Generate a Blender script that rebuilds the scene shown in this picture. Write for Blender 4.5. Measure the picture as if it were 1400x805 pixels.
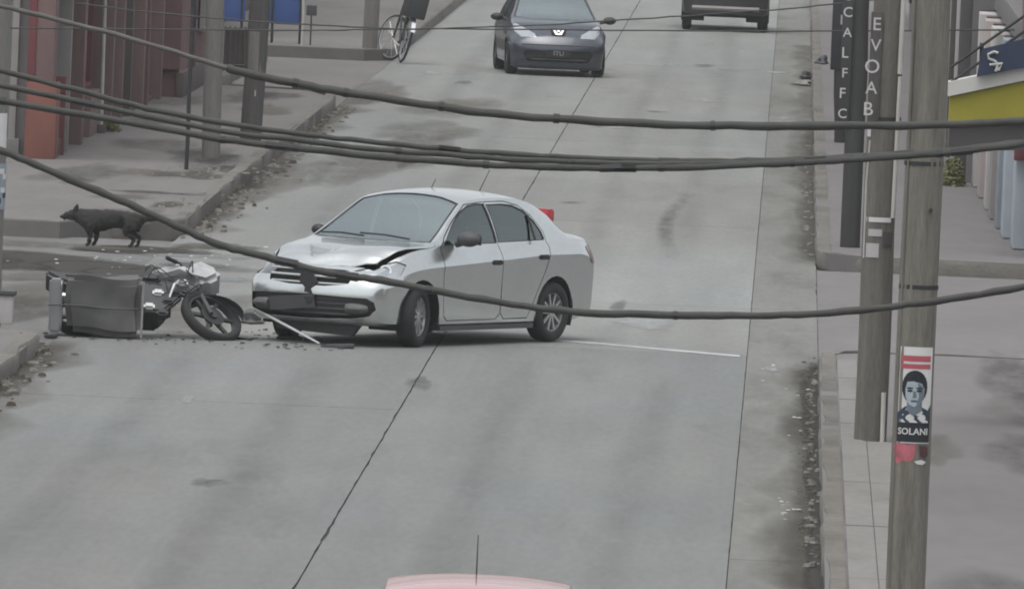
import bpy, bmesh, math, random
from mathutils import Vector, Matrix
random.seed(7)
R = math.radians
for o in list(bpy.data.objects):
    bpy.data.objects.remove(o)
scene = bpy.context.scene
COL = scene.collection

# ------------------------------------------------------------------ camera
CAM_H, YAW, PITCH, ROLL, FPX = 6.21306, 0.0215102, 0.0469615, 0.0428236, 17000.0
f_ = Vector((-math.sin(YAW)*math.cos(PITCH), math.cos(YAW)*math.cos(PITCH), -math.sin(PITCH)))
r_ = Vector((math.cos(YAW), math.sin(YAW), 0)); u_ = r_.cross(f_)
rr = r_*math.cos(ROLL) + u_*math.sin(ROLL); uu = u_*math.cos(ROLL) - r_*math.sin(ROLL)
cam = bpy.data.cameras.new('camera'); co = bpy.data.objects.new('camera', cam); COL.objects.link(co)
M = Matrix(((rr.x, uu.x, -f_.x, 0), (rr.y, uu.y, -f_.y, 0), (rr.z, uu.z, -f_.z, CAM_H), (0, 0, 0, 1)))
co.matrix_world = M
cam.sensor_width = 36; cam.lens = FPX*36/1400; cam.clip_start = 1; cam.clip_end = 3000
scene.camera = co
scene.render.resolution_x = 1024; scene.render.resolution_y = 588

# ------------------------------------------------------------------ overcast sky, soft sun, exposure
SUN_EL, SUN_AZ = 74, 205
w = bpy.data.worlds.new('World'); scene.world = w; w.use_nodes = True
nt = w.node_tree; nt.nodes.clear()
sky = nt.nodes.new('ShaderNodeTexSky'); sky.sky_type = 'NISHITA'; sky.sun_disc = False
sky.sun_elevation = R(SUN_EL); sky.sun_rotation = R(SUN_AZ); sky.dust_density = 4.0; sky.air_density = 1.2
hs = nt.nodes.new('ShaderNodeHueSaturation'); hs.inputs['Saturation'].default_value = 0.22
bg = nt.nodes.new('ShaderNodeBackground'); bg.inputs[1].default_value = 0.15
wo = nt.nodes.new('ShaderNodeOutputWorld')
nt.links.new(sky.outputs[0], hs.inputs['Color']); nt.links.new(hs.outputs[0], bg.inputs[0]); nt.links.new(bg.outputs[0], wo.inputs[0])
sl = bpy.data.lights.new('sun', 'SUN'); sl.energy = 0.5; sl.angle = R(45); sl.color = (1, .97, .93)
so = bpy.data.objects.new('sun', sl); COL.objects.link(so)
sd = Vector((math.sin(R(SUN_AZ))*math.cos(R(SUN_EL)), math.cos(R(SUN_AZ))*math.cos(R(SUN_EL)), math.sin(R(SUN_EL))))
so.rotation_euler = (-sd).to_track_quat('-Z', 'Y').to_euler(); so.location = (0, 60, 60)
vs = scene.view_settings; vs.view_transform = 'Standard'; vs.look = 'None'; vs.gamma = 1; vs.use_curve_mapping = False
vs.exposure = 0.43
scene.cycles.filter_width = 1.9

# ------------------------------------------------------------------ materials
def srgb(r, g, b):
    f = lambda c: (c/255/12.92) if c/255 <= .04045 else ((c/255+.055)/1.055)**2.4
    return (f(r), f(g), f(b))
MATS = {}
def mat(name, col, rough=.8, metal=0.0, var=.12, scale=3.0, bump=0.0, coat=0.0, stretch=(1, 1, 1), col2=None, thresh=None, spec=.5, objrand=0.0, fine=0.0):
    """plain principled with soft noise variation (and an optional second colour in patches)"""
    m = bpy.data.materials.new(name); m.use_nodes = True; n = m.node_tree; N = n.nodes
    b = N['Principled BSDF']; b.inputs['Roughness'].default_value = rough; b.inputs['Metallic'].default_value = metal
    b.inputs['Coat Weight'].default_value = coat; b.inputs['Coat Roughness'].default_value = .06
    b.inputs['Specular IOR Level'].default_value = spec
    tc = N.new('ShaderNodeTexCoord'); mp = N.new('ShaderNodeMapping'); mp.inputs['Scale'].default_value = stretch
    n.links.new(tc.outputs['Object'], mp.inputs['Vector'])
    nz = N.new('ShaderNodeTexNoise'); nz.inputs['Scale'].default_value = scale; nz.inputs['Detail'].default_value = 6; nz.inputs['Roughness'].default_value = .6
    n.links.new(mp.outputs[0], nz.inputs['Vector'])
    mr = N.new('ShaderNodeMapRange'); mr.inputs[1].default_value = .25; mr.inputs[2].default_value = .75
    mr.inputs[3].default_value = 1-var; mr.inputs[4].default_value = 1+var
    n.links.new(nz.outputs['Fac'], mr.inputs[0])
    last = mr.outputs[0]
    if objrand:
        oi = N.new('ShaderNodeObjectInfo'); m2 = N.new('ShaderNodeMapRange'); m2.inputs[3].default_value = 1-objrand; m2.inputs[4].default_value = 1+objrand
        n.links.new(oi.outputs['Random'], m2.inputs[0]); ml = N.new('ShaderNodeMath'); ml.operation = 'MULTIPLY'
        n.links.new(last, ml.inputs[0]); n.links.new(m2.outputs[0], ml.inputs[1]); last = ml.outputs[0]
    if fine:
        n2 = N.new('ShaderNodeTexNoise'); n2.inputs['Scale'].default_value = scale*9; n2.inputs['Detail'].default_value = 3
        n.links.new(mp.outputs[0], n2.inputs['Vector'])
        m3 = N.new('ShaderNodeMapRange'); m3.inputs[1].default_value = .25; m3.inputs[2].default_value = .75; m3.inputs[3].default_value = 1-fine; m3.inputs[4].default_value = 1+fine
        n.links.new(n2.outputs['Fac'], m3.inputs[0]); ml = N.new('ShaderNodeMath'); ml.operation = 'MULTIPLY'
        n.links.new(last, ml.inputs[0]); n.links.new(m3.outputs[0], ml.inputs[1]); last = ml.outputs[0]
    mx = N.new('ShaderNodeMix'); mx.data_type = 'RGBA'; mx.blend_type = 'MULTIPLY'; mx.inputs[0].default_value = 1
    if col2 is not None:
        n4 = N.new('ShaderNodeTexNoise'); n4.inputs['Scale'].default_value = scale*.7; n4.inputs['Detail'].default_value = 8; n4.inputs['Roughness'].default_value = .65
        mp2 = N.new('ShaderNodeMapping'); mp2.inputs['Scale'].default_value = stretch; mp2.inputs['Location'].default_value = (7.3, 2.1, 4.4)
        n.links.new(tc.outputs['Object'], mp2.inputs['Vector']); n.links.new(mp2.outputs[0], n4.inputs['Vector'])
        t = thresh or (.5, .62)
        m5 = N.new('ShaderNodeMapRange'); m5.inputs[1].default_value = t[0]; m5.inputs[2].default_value = t[1]
        n.links.new(n4.outputs['Fac'], m5.inputs[0])
        mc = N.new('ShaderNodeMix'); mc.data_type = 'RGBA'; mc.inputs[6].default_value = (*col, 1); mc.inputs[7].default_value = (*col2, 1)
        n.links.new(m5.outputs[0], mc.inputs[0]); n.links.new(mc.outputs[2], mx.inputs[6])
    else:
        mx.inputs[6].default_value = (*col, 1)
    n.links.new(last, mx.inputs[7]); n.links.new(mx.outputs[2], b.inputs['Base Color'])
    if bump:
        bp = N.new('ShaderNodeBump'); bp.inputs['Strength'].default_value = bump; bp.inputs['Distance'].default_value = .02
        n.links.new(nz.outputs['Fac'], bp.inputs['Height']); n.links.new(bp.outputs[0], b.inputs['Normal'])
    MATS[name] = m
    return m
def glassmat(name, tint, refl, rough=.03):
    m = bpy.data.materials.new(name); m.use_nodes = True; n = m.node_tree; N = n.nodes; N.remove(N['Principled BSDF'])
    out = N['Material Output']; tr = N.new('ShaderNodeBsdfTransparent'); tr.inputs[0].default_value = (*tint, 1)
    gl = N.new('ShaderNodeBsdfGlossy'); gl.inputs['Roughness'].default_value = rough; gl.inputs['Color'].default_value = (.88, 1, 1, 1)
    fr = N.new('ShaderNodeFresnel'); fr.inputs['IOR'].default_value = refl
    mx = N.new('ShaderNodeMixShader'); n.links.new(fr.outputs[0], mx.inputs[0]); n.links.new(tr.outputs[0], mx.inputs[1]); n.links.new(gl.outputs[0], mx.inputs[2])
    n.links.new(mx.outputs[0], out.inputs[0]); MATS[name] = m
    return m

def roadmat(name, col, rnd_):
    m = bpy.data.materials.new(name); m.use_nodes = True; n = m.node_tree; N = n.nodes; L = n.links.new
    b = N['Principled BSDF']; b.inputs['Roughness'].default_value = .8
    tc = N.new('ShaderNodeTexCoord')
    def noise(scale, stretch, det, lo, hi, a, c, loc=(0, 0, 0)):
        mp = N.new('ShaderNodeMapping'); mp.inputs['Scale'].default_value = stretch; mp.inputs['Location'].default_value = loc
        L(tc.outputs['Object'], mp.inputs['Vector']); z = N.new('ShaderNodeTexNoise'); z.inputs['Scale'].default_value = scale; z.inputs['Detail'].default_value = det; z.inputs['Roughness'].default_value = .62
        L(mp.outputs[0], z.inputs['Vector']); r = N.new('ShaderNodeMapRange'); r.inputs[1].default_value = lo; r.inputs[2].default_value = hi; r.inputs[3].default_value = a; r.inputs[4].default_value = c
        L(z.outputs['Fac'], r.inputs[0]); return r.outputs[0]
    def mul(a, c):
        q = N.new('ShaderNodeMath'); q.operation = 'MULTIPLY'; L(a, q.inputs[0]); L(c, q.inputs[1]); return q.outputs[0]
    v = mul(noise(.9, (1, .03, 1), 3, .3, .7, .86, 1.09), noise(.16, (1, .3, 1), 4, .3, .7, .90, 1.10, (3, 9, 0)))   # wheel tracks, broad tone
    v = mul(v, noise(1.5, (1, .16, 1), 7, .3, .7, .93, 1.06, (5, 1, 0)))
    v = mul(v, noise(16, (1, .12, 1), 5, .3, .7, .91, 1.08, (2, 2, 0)))
    v = mul(v, noise(.8, (1, .14, 1), 8, 0.57, .70, 1.0, .80, (11, 4, 0)))          # dark stains
    v = mul(v, noise(1.1, (1, .10, 1), 8, .62, .74, 1.0, 1.15, (21, 14, 0)))        # worn pale patches
    oi = N.new('ShaderNodeObjectInfo'); r = N.new('ShaderNodeMapRange'); r.inputs[3].default_value = 1-rnd_; r.inputs[4].default_value = 1+rnd_; L(oi.outputs['Random'], r.inputs[0]); v = mul(v, r.outputs[0])
    warm = noise(.22, (1, .4, 1), 4, .38, .62, 0, 1, (8, 8, 8))
    mc = N.new('ShaderNodeMix'); mc.data_type = 'RGBA'; mc.inputs[6].default_value = (*col, 1); mc.inputs[7].default_value = (col[0]*1.03, col[1]*.985, col[2]*.945, 1); L(warm, mc.inputs[0])
    mx = N.new('ShaderNodeMix'); mx.data_type = 'RGBA'; mx.blend_type = 'MULTIPLY'; mx.inputs[0].default_value = 1; L(mc.outputs[2], mx.inputs[6]); L(v, mx.inputs[7]); L(mx.outputs[2], b.inputs['Base Color'])
    MATS[name] = m
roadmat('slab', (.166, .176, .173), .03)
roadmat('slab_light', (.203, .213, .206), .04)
mat('gutter', (.168, .170, .156), .9, var=.16, scale=1.1, stretch=(1.4, .2, 1), fine=.10, col2=(.105, .105, .09), thresh=(.5, .68))
mat('joint', (.055, .054, .05), .95)
mat('asphalt', (.138, .136, .130), .9, var=.2, scale=.8, stretch=(1, .3, 1), fine=.1, col2=(.125, .125, .12), thresh=(.5, .7))
mat('dirt', (.12, .112, .096), .95, var=.3, scale=2, fine=.2, bump=.4)
mat('walk_left', (.150, .141, .134), .9, var=.13, scale=.7, stretch=(1, .3, 1), fine=.08, col2=(.122, .115, .108), thresh=(.52, .72))
mat('walk_right', (.155, .147, .146), .85, var=.10, scale=.5, stretch=(1, .25, 1), fine=.06, col2=(.132, .122, .121), thresh=(.5, .75))
mat('walk_pale', (.20, .195, .182), .9, var=.1, scale=1.2, stretch=(1, .3, 1), fine=.08, col2=(.155, .15, .138), thresh=(.56, .72))
mat('kerb', (.145, .136, .12), .92, var=.22, scale=1.6, stretch=(1, .5, 2), fine=.15, col2=(.10, .093, .08), thresh=(.5, .66))
mat('wet', (.06, .058, .053), .95, spec=.1, var=.2, scale=1.5, stretch=(1, .3, 1))
mat('water', (.15, .16, .158), .35, var=.15, scale=1.5, stretch=(1, .3, 1))
mat('mud', (.118, .116, .10), .95, var=.3, scale=3, stretch=(1, .2, 1), fine=.2, col2=(.15, .15, .138), thresh=(.45, .6))
mat('soil', (.075, .065, .05), .95, var=.35, scale=4, fine=.3, bump=.5)
mat('paint_white', (.40, .415, .41), .8, var=.12, scale=2, col2=(.27, .28, .275), thresh=(.5, .62))
mat('tyre_mark', (.180, .186, .181), .85, var=.1, scale=2)
mat('patch', (.25, .26, .255), .85, var=.15, scale=2)
mat('silver', (.645, .675, .665), .21, metal=.88, var=.05, scale=2.2, coat=.3, fine=.03)
mat('silver_plain', (.56, .58, .58), .4, metal=.5, var=.04)
mat('dent', (.30, .32, .325), .5, metal=.4, var=.15, scale=8)
mat('graphite', (.05, .060, .076), .3, metal=.3, var=.03, coat=.7)
mat('darkpaint', (.03, .03, .033), .35, metal=.1, var=.03, coat=.5)
mat('redpaint', (.46, .19, .19), .25, var=.03, coat=.8)
mat('plastic_black', (.018, .018, .019), .5, var=.1)
mat('plastic_grey', (.06, .062, .063), .55, var=.1)
mat('rubber', (.022, .022, .023), .85, var=.15, scale=5)
mat('gap', (.01, .01, .01), .9)
mat('alloy', (.5, .51, .51), .35, metal=.7, var=.05)
mat('chrome', (.75, .76, .77), .15, metal=1.0, var=.03)
mat('lamp_clear', (.42, .45, .47), .12, metal=.35, var=.15, scale=14, coat=1)
mat('lamp_dark', (.12, .13, .14), .15, metal=.2, var=.15, scale=14, coat=1)
mat('lamp_red', (.12, .012, .015), .2, var=.1, coat=1)
mat('red_part', (.42, .05, .06), .4, var=.1)
mat('seat_fabric', (.05, .052, .055), .9, var=.15)
mat('dash', (.03, .03, .032), .7)
mat('cable', (.046, .048, .043), .75, var=.25, scale=6)
mat('cable_pale', (.10, .095, .085), .75, var=.25, scale=6)
mat('pole_wood', (.17, .16, .135), .92, var=.25, scale=2.5, stretch=(6, 6, .5), fine=.2, bump=.4, col2=(.115, .105, .088), thresh=(.5, .68))
mat('pole_wood_dark', (.135, .13, .112), .92, var=.25, scale=2.5, stretch=(6, 6, .5), fine=.2, bump=.4)
mat('pole_conc', (.17, .165, .155), .92, var=.18, scale=2.0, stretch=(4, 4, .5), fine=.12)
mat('pole_brown', (.085, .08, .078), .9, var=.25, scale=2.5, stretch=(5, 5, .5), fine=.15)
mat('pole_dark', (.035, .035, .034), .7, var=.25, scale=3, stretch=(4, 4, .5))
mat('metal_dark', (.035, .036, .038), .6, metal=.3, var=.2)
mat('pipe_pale', (.48, .47, .44), .6, var=.15, scale=4)
mat('paper', (.60, .60, .59), .8, var=.08, scale=8)
mat('paper_red', (.42, .09, .11), .8, var=.1, scale=8)
mat('paper_pink', (.42, .12, .15), .85, var=.35, scale=14)
mat('ink', (.012, .016, .022), .8)
mat('ink_navy', (.03, .045, .075), .8)
mat('skin_print', (.34, .40, .44), .8, var=.15, scale=20)
mat('skin_shade', (.13, .165, .19), .8, var=.2, scale=20)
mat('paint_letters', (.52, .52, .50), .8, var=.2, scale=20)
mat('wall_grey', (.17, .165, .165), .9, var=.12, scale=1.2, stretch=(1, 1, .4), fine=.05)
mat('wall_brown', (.105, .085, .08), .9, var=.15, scale=1.2, stretch=(1, 1, .3), fine=.08)
mat('wall_pink', (.19, .125, .12), .9, var=.15, scale=1.2, stretch=(1, 1, .3), fine=.06)
mat('wall_rose', (.16, .09, .09), .9, var=.18, scale=1.0, stretch=(1, 1, .3), fine=.06)
mat('wall_pale', (.30, .28, .27), .9, var=.12, scale=1.1, stretch=(1, 1, .3), fine=.06)
mat('wall_white', (.48, .46, .45), .9, var=.10, scale=1.1, stretch=(1, 1, .3), fine=.05)
mat('orange_red', (.20, .078, .06), .8, var=.18, scale=2, stretch=(1, 1, .4))
mat('brick_red', (.17, .05, .055), .85, var=.2, scale=2, stretch=(1, 1, .4))
mat('maroon', (.075, .03, .033), .8, var=.2, scale=2)
mat('door_dark', (.065, .06, .06), .8, var=.2, scale=2, stretch=(1, 1, .3))
mat('shutter', (.12, .115, .115), .6, metal=.2, var=.12, scale=2)
mat('frame_pale', (.27, .255, .245), .7, var=.15, scale=3)
mat('panel_blue', (.42, .47, .52), .6, var=.1, scale=2)
mat('wall_pinkish', (.42, .37, .35), .9, var=.1, scale=2)
mat('cap_white', (.6, .6, .57), .85, var=.1, scale=3)
mat('steel_blue', (.26, .30, .34), .6, var=.12, scale=2)
mat('yellow', (.33, .30, .035), .7, var=.14, scale=1.5)
mat('canopy_dark', (.085, .08, .08), .8, var=.15, scale=2)
mat('navy_cloth', (.035, .05, .09), .85, var=.2, scale=3)
mat('blue', (.045, .10, .30), .7, var=.15, scale=2)
mat('leaf', (.15, .155, .06), .85, var=.4, scale=8)
mat('fur_black', (.016, .016, .015), .85, var=.3, scale=12)
mat('moto_grey', (.23, .24, .24), .35, var=.1, coat=.3)
mat('moto_pale', (.36, .37, .37), .45, var=.25, scale=9, coat=.2)
mat('moto_dark', (.035, .036, .037), .5, var=.2, scale=6)
mat('case_grey', (.085, .085, .082), .6, var=.25, scale=2.5, stretch=(1, 1, .4))
mat('rubble', (.19, .185, .165), .95, var=.4, scale=9, bump=.3)
mat('litter_pale', (.5, .5, .48), .8, var=.2, scale=9)
mat('box_white', (.42, .40, .40), .8, var=.12, scale=4)
mat('window_room', (.03, .032, .035), .5)
glassmat('glass_front', (.42, .52, .52), 5.5)
glassmat('glass_side', (.30, .33, .33), 2.3)
glassmat('glass_shop', (.3, .32, .33), 1.6)

# ------------------------------------------------------------------ helpers
def obj(name, bm, m, parent=None, smooth=False, angle=38, loc=None, rot=None, recalc=True, crease=False):
    if recalc: bmesh.ops.recalc_face_normals(bm, faces=bm.faces[:])
    if smooth:
        bm.normal_update()
        for f in bm.faces: f.smooth = True
        for e in bm.edges:
            if len(e.link_faces) == 2:
                an = e.calc_face_angle(0)
                if an > R(angle) or (crease and an > R(13) and min(abs(f.normal.y) for f in e.link_faces) > .80 and abs(e.verts[0].co.x-e.verts[1].co.x) > abs(e.verts[0].co.z-e.verts[1].co.z)): e.smooth = False
    me = bpy.data.meshes.new(name); bm.to_mesh(me); bm.free()
    ms = m if isinstance(m, (list, tuple)) else [m]
    for x in ms: me.materials.append(MATS[x])
    o = bpy.data.objects.new(name, me); COL.objects.link(o)
    if parent is not None: o.parent = parent
    if loc is not None: o.location = loc
    if rot is not None: o.rotation_euler = rot
    return o
def tag(o, label=None, cat=None, group=None, kind=None):
    if label: o['label'] = label
    if cat: o['category'] = cat
    if group: o['group'] = group
    if kind: o['kind'] = kind
    return o
def empty(name, label, cat, loc=(0, 0, 0), rz=0, group=None):
    o = bpy.data.objects.new(name, None); COL.objects.link(o); o.location = loc; o.rotation_euler = (0, 0, rz)
    o.empty_display_size = .2
    return tag(o, label, cat, group)
def struct(o): o['kind'] = 'structure'; return o
def bx(bm, x0, x1, y0, y1, z0, z1):
    v = [bm.verts.new((x, y, z)) for z in (z0, z1) for y in (y0, y1) for x in (x0, x1)]
    for q in ((0, 2, 3, 1), (4, 5, 7, 6), (0, 1, 5, 4), (2, 6, 7, 3), (0, 4, 6, 2), (1, 3, 7, 5)):
        bm.faces.new([v[i] for i in q])
    return v
def box(name, x0, x1, y0, y1, z0, z1, m, parent=None, bevel=0.0, seg=2):
    bm = bmesh.new(); bx(bm, x0, x1, y0, y1, z0, z1)
    if bevel: bmesh.ops.bevel(bm, geom=bm.edges[:], offset=bevel, segments=seg, affect='EDGES', profile=.6)
    return obj(name, bm, m, parent, smooth=bool(bevel), angle=50)
def tube(bm, pts, rad, seg=8, cap=True):
    """swept tube through pts; rad a number or a list"""
    pts = [Vector(p) for p in pts]; n = len(pts); rs = rad if isinstance(rad, (list, tuple)) else [rad]*n
    prev = None; rings = []
    for i, p in enumerate(pts):
        t = (pts[min(i+1, n-1)] - pts[max(i-1, 0)]).normalized()
        if prev is None:
            a = Vector((0, 0, 1)) if abs(t.z) < .9 else Vector((1, 0, 0))
            u = t.cross(a).normalized()
        else:
            u = (prev - t*prev.dot(t)).normalized()
        prev = u; v = t.cross(u)
        rings.append([bm.verts.new(p + (u*math.cos(k*2*math.pi/seg) + v*math.sin(k*2*math.pi/seg))*rs[i]) for k in range(seg)])
    for a, b in zip(rings, rings[1:]):
        for k in range(seg): bm.faces.new((a[k], a[(k+1) % seg], b[(k+1) % seg], b[k]))
    if cap:
        bm.faces.new(rings[0][::-1]); bm.faces.new(rings[-1])
def tobj(name, pts, rad, m, parent=None, seg=8):
    bm = bmesh.new(); tube(bm, pts, rad, seg); return obj(name, bm, m, parent, smooth=True)
def lathe(bm, prof, seg=32, axis='Y', close=False):
    """prof: list of (a, r): a along axis"""
    rings = []
    for a, r in prof:
        ring = []
        for k in range(seg):
            t = k*2*math.pi/seg; c, s = r*math.cos(t), r*math.sin(t)
            ring.append(bm.verts.new((c, a, s) if axis == 'Y' else ((c, s, a) if axis == 'Z' else (a, c, s))))
        rings.append(ring)
    pr = list(zip(rings, rings[1:])) + ([(rings[-1], rings[0])] if close else [])
    for a, b in pr:
        for k in range(seg): bm.faces.new((a[k], a[(k+1) % seg], b[(k+1) % seg], b[k]))
    return rings
def prism(bm, poly, d0, d1, axis='Y'):
    """extrude 2-D polygon; axis Y: poly (x,z); axis X: poly (y,z); axis Z: poly (x,y)"""
    P = {'Y': lambda a, b, d: (a, d, b), 'X': lambda a, b, d: (d, a, b), 'Z': lambda a, b, d: (a, b, d)}[axis]
    A = [bm.verts.new(P(a, b, d0)) for a, b in poly]; B = [bm.verts.new(P(a, b, d1)) for a, b in poly]
    n = len(poly)
    bm.faces.new(A); bm.faces.new(B[::-1])
    for i in range(n): bm.faces.new((A[i], B[i], B[(i+1) % n], A[(i+1) % n]))
def sheet(name, outline, z, m, parent=None, th=.003):
    bm = bmesh.new(); prism(bm, outline, z-th, z, 'Z'); return obj(name, bm, m, parent)
def blob(cx, cy, rx, ry, n=22, j=.3, seed=0):
    rd = random.Random(seed); ph = [rd.uniform(0, 6.28) for _ in range(4)]
    out = []
    for k in range(n):
        t = k*2*math.pi/n; q = 1 + j*(.5*math.sin(2*t+ph[0]) + .35*math.sin(3*t+ph[1]) + .3*math.sin(5*t+ph[2]) + .25*math.sin(9*t+ph[3]))
        out.append((cx+rx*q*math.cos(t), cy+ry*q*math.sin(t)))
    return out
def softmat(name, col, amount, rough=.9, scale=2.2, stretch=(1, .16, 1)):
    """stain that thins out to nothing at its edge (edge weight stored on the mesh, broken up by noise)"""
    m = bpy.data.materials.new(name); m.use_nodes = True; n = m.node_tree; N = n.nodes; L = n.links.new
    b = N['Principled BSDF']; b.inputs['Base Color'].default_value = (*col, 1); b.inputs['Roughness'].default_value = rough; b.inputs['Specular IOR Level'].default_value = .25
    at = N.new('ShaderNodeAttribute'); at.attribute_name = 'edge'; tc = N.new('ShaderNodeTexCoord'); mp = N.new('ShaderNodeMapping'); mp.inputs['Scale'].default_value = stretch
    L(tc.outputs['Object'], mp.inputs['Vector']); z = N.new('ShaderNodeTexNoise'); z.inputs['Scale'].default_value = scale; z.inputs['Detail'].default_value = 7; z.inputs['Roughness'].default_value = .65; L(mp.outputs[0], z.inputs['Vector'])
    r = N.new('ShaderNodeMapRange'); r.inputs[1].default_value = .3; r.inputs[2].default_value = .62; r.inputs[3].default_value = .15; r.inputs[4].default_value = 1; L(z.outputs['Fac'], r.inputs[0])
    q = N.new('ShaderNodeMath'); q.operation = 'MULTIPLY'; L(at.outputs['Fac'], q.inputs[0]); L(r.outputs[0], q.inputs[1])
    q2 = N.new('ShaderNodeMath'); q2.operation = 'MULTIPLY'; L(q.outputs[0], q2.inputs[0]); q2.inputs[1].default_value = amount; q2.use_clamp = True
    t = N.new('ShaderNodeBsdfTransparent'); mx = N.new('ShaderNodeMixShader'); L(q2.outputs[0], mx.inputs[0]); L(t.outputs[0], mx.inputs[1]); L(b.outputs[0], mx.inputs[2]); L(mx.outputs[0], N['Material Output'].inputs[0]); MATS[name] = m
def soft_grid(name, rows, m, parent):
    """rows of (x, y, z, weight)"""
    me = bpy.data.meshes.new(name); n = len(rows[0]); V_ = [p[:3] for r in rows for p in r]
    F_ = [(i*n+j, i*n+j+1, (i+1)*n+j+1, (i+1)*n+j) for i in range(len(rows)-1) for j in range(n-1)]
    me.from_pydata(V_, [], F_); a = me.attributes.new('edge', 'FLOAT', 'POINT')
    for k, p in enumerate([p for r in rows for p in r]): a.data[k].value = p[3]
    me.materials.append(MATS[m]); o = bpy.data.objects.new(name, me); COL.objects.link(o); o.parent = parent; return o
def soft_blob(name, cx, cy, rx, ry, z, m, parent, seed=0, j=.3):
    rows = []
    for k, (f, w_) in enumerate([(0.0, 1), (.35, 1), (.6, .9), (.8, .55), (.92, .2), (1, 0)]):
        o = blob(cx, cy, rx, ry, 26, j, seed); rows.append([(cx+(x-cx)*f, cy+(y-cy)*f, z, w_) for x, y in o+[o[0]]])
    return soft_grid(name, rows, m, parent)
def soft_strip(name, path, z, m, parent, steps=7):
    """path of (y, x_solid_side, x_fading_side)"""
    rows = []
    for i, (y, a, b) in enumerate(path):
        e = 0 if i in (0, len(path)-1) else 1
        rows.append([(a+(b-a)*k/steps, y, z, e*(1-(k/steps)**1.6)) for k in range(steps+1)])
    return soft_grid(name, rows, m, parent)
softmat('soft_dark', (.05, .05, .047), .55); softmat('soft_mud', (.075, .07, .056), .9, scale=3); softmat('soft_brown', (.138, .127, .108), .8, scale=1.6); softmat('soft_dust', (.165, .155, .138), .7, scale=1.2); softmat('soft_wet', (.04, .037, .032), 2.0, scale=1.1); softmat('soft_tyre', (.06, .06, .058), .42, scale=4); softmat('soft_pale', (.34, .35, .345), .75, scale=2); softmat('soft_water', (.22, .235, .235), .8, .3, scale=2)
def text_mesh(s, size, m, parent, loc, rot, depth=.002, name='lettering', bold=.012):
    cu = bpy.data.curves.new(name, 'FONT'); cu.body = s; cu.size = size; cu.extrude = depth; cu.offset = bold*size
    cu.align_x = 'CENTER'; cu.align_y = 'CENTER'; cu.resolution_u = 3
    to = bpy.data.objects.new(name, cu); COL.objects.link(to)
    me = bpy.data.meshes.new_from_object(to); bpy.data.objects.remove(to); bpy.data.curves.remove(cu)
    me.materials.clear(); me.materials.append(MATS[m])
    o = bpy.data.objects.new(name, me); COL.objects.link(o); o.parent = parent; o.location = loc; o.rotation_euler = rot
    return o
def copy_tree(o, parent=None):
    c = o.copy(); COL.objects.link(c); c.parent = parent
    for ch in [x for x in bpy.data.objects if x.parent == o]: copy_tree(ch, c)
    return c
def pch(pts):
    """monotone cubic through control points"""
    xs = [p[0] for p in pts]; ys = [p[1] for p in pts]; n = len(xs)
    h = [xs[i+1]-xs[i] for i in range(n-1)]; d = [(ys[i+1]-ys[i])/h[i] for i in range(n-1)]
    m = [d[0]] + [0]*(n-2) + [d[-1]]
    for i in range(1, n-1):
        if d[i-1]*d[i] > 0:
            w1, w2 = 2*h[i]+h[i-1], h[i]+2*h[i-1]; m[i] = (w1+w2)/(w1/d[i-1]+w2/d[i])
    def f(x):
        if x <= xs[0]: return ys[0]
        if x >= xs[-1]: return ys[-1]
        i = 0
        while x > xs[i+1]: i += 1
        t = (x-xs[i])/h[i]
        return ((1+2*t)*(1-t)**2*ys[i] + t*(1-t)**2*h[i]*m[i] + t*t*(3-2*t)*ys[i+1] + t*t*(t-1)*h[i]*m[i+1])
    return f
def catm(pts, n=6):
    out = []; P = [pts[0]] + list(pts) + [pts[-1]]
    for i in range(1, len(P)-2):
        for k in range(n):
            t = k/n; a, b_, c, d = [Vector(q) for q in P[i-1:i+3]]
            out.append(.5*((2*b_)+(c-a)*t+(2*a-5*b_+4*c-d)*t*t+(3*b_-a-3*c+d)*t**3))
    out.append(Vector(P[-2])); return out
def sstep(a, b, x):
    t = max(0, min(1, (x-a)/(b-a))); return t*t*(3-2*t)

# ================================================================== the setting
XL, XC, XR, XK = -6.93, -3.31, -0.29, 0.41      # left kerb, centre joint, right joint, right kerb
box('ground', -70, 70, -60, 440, -.6, -.06, 'dirt')['kind'] = 'structure'
struct(bpy.data.objects['ground'])
road = struct(box('road', XL, XK, -20, 420, -.05, -.018, 'joint'))
ys = [20, 42, 60, 75, 92, 109.6, 121.6, 131.3, 141.2, 152, 166, 180.5, 195.3, 208, 220.9, 238, 260, 285, 320, 420]
cols = [(XL, XC), (XC, XR), (XR, XK)]
rnd = random.Random(3)
def slab(x0, x1, y0, y1, m, parent):
    g = .006; gy = .004; n = max(2, int((y1-y0)/.5))
    bm = bmesh.new(); dz = rnd.uniform(-.001, .001)
    jl = [rnd.choice((0, 0, .004, .012))*rnd.random() for _ in range(n+1)]; jr = [-rnd.choice((0, 0, .004, .012))*rnd.random() for _ in range(n+1)]
    top = []; bot = []
    for k in range(n+1):
        y = y0+gy + (y1-y0-2*gy)*k/n
        a, b = x0+(.0035+jl[k]*.3 if x0 == XR else g+jl[k]), x1-(.0035-jr[k]*.3 if x1 == XR else g-jr[k])
        top.append((bm.verts.new((a, y, dz)), bm.verts.new((b, y, dz)))); bot.append((bm.verts.new((a, y, -.03)), bm.verts.new((b, y, -.03))))
    for k in range(n):
        bm.faces.new((top[k][0], top[k][1], top[k+1][1], top[k+1][0]))
        bm.faces.new((top[k][0], top[k+1][0], bot[k+1][0], bot[k][0])); bm.faces.new((top[k][1], bot[k][1], bot[k+1][1], top[k+1][1]))
    bm.faces.new((top[0][0], bot[0][0], bot[0][1], top[0][1])); bm.faces.new((top[n][0], top[n][1], bot[n][1], bot[n][0]))
    return obj('concrete_slab', bm, m, parent)
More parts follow.
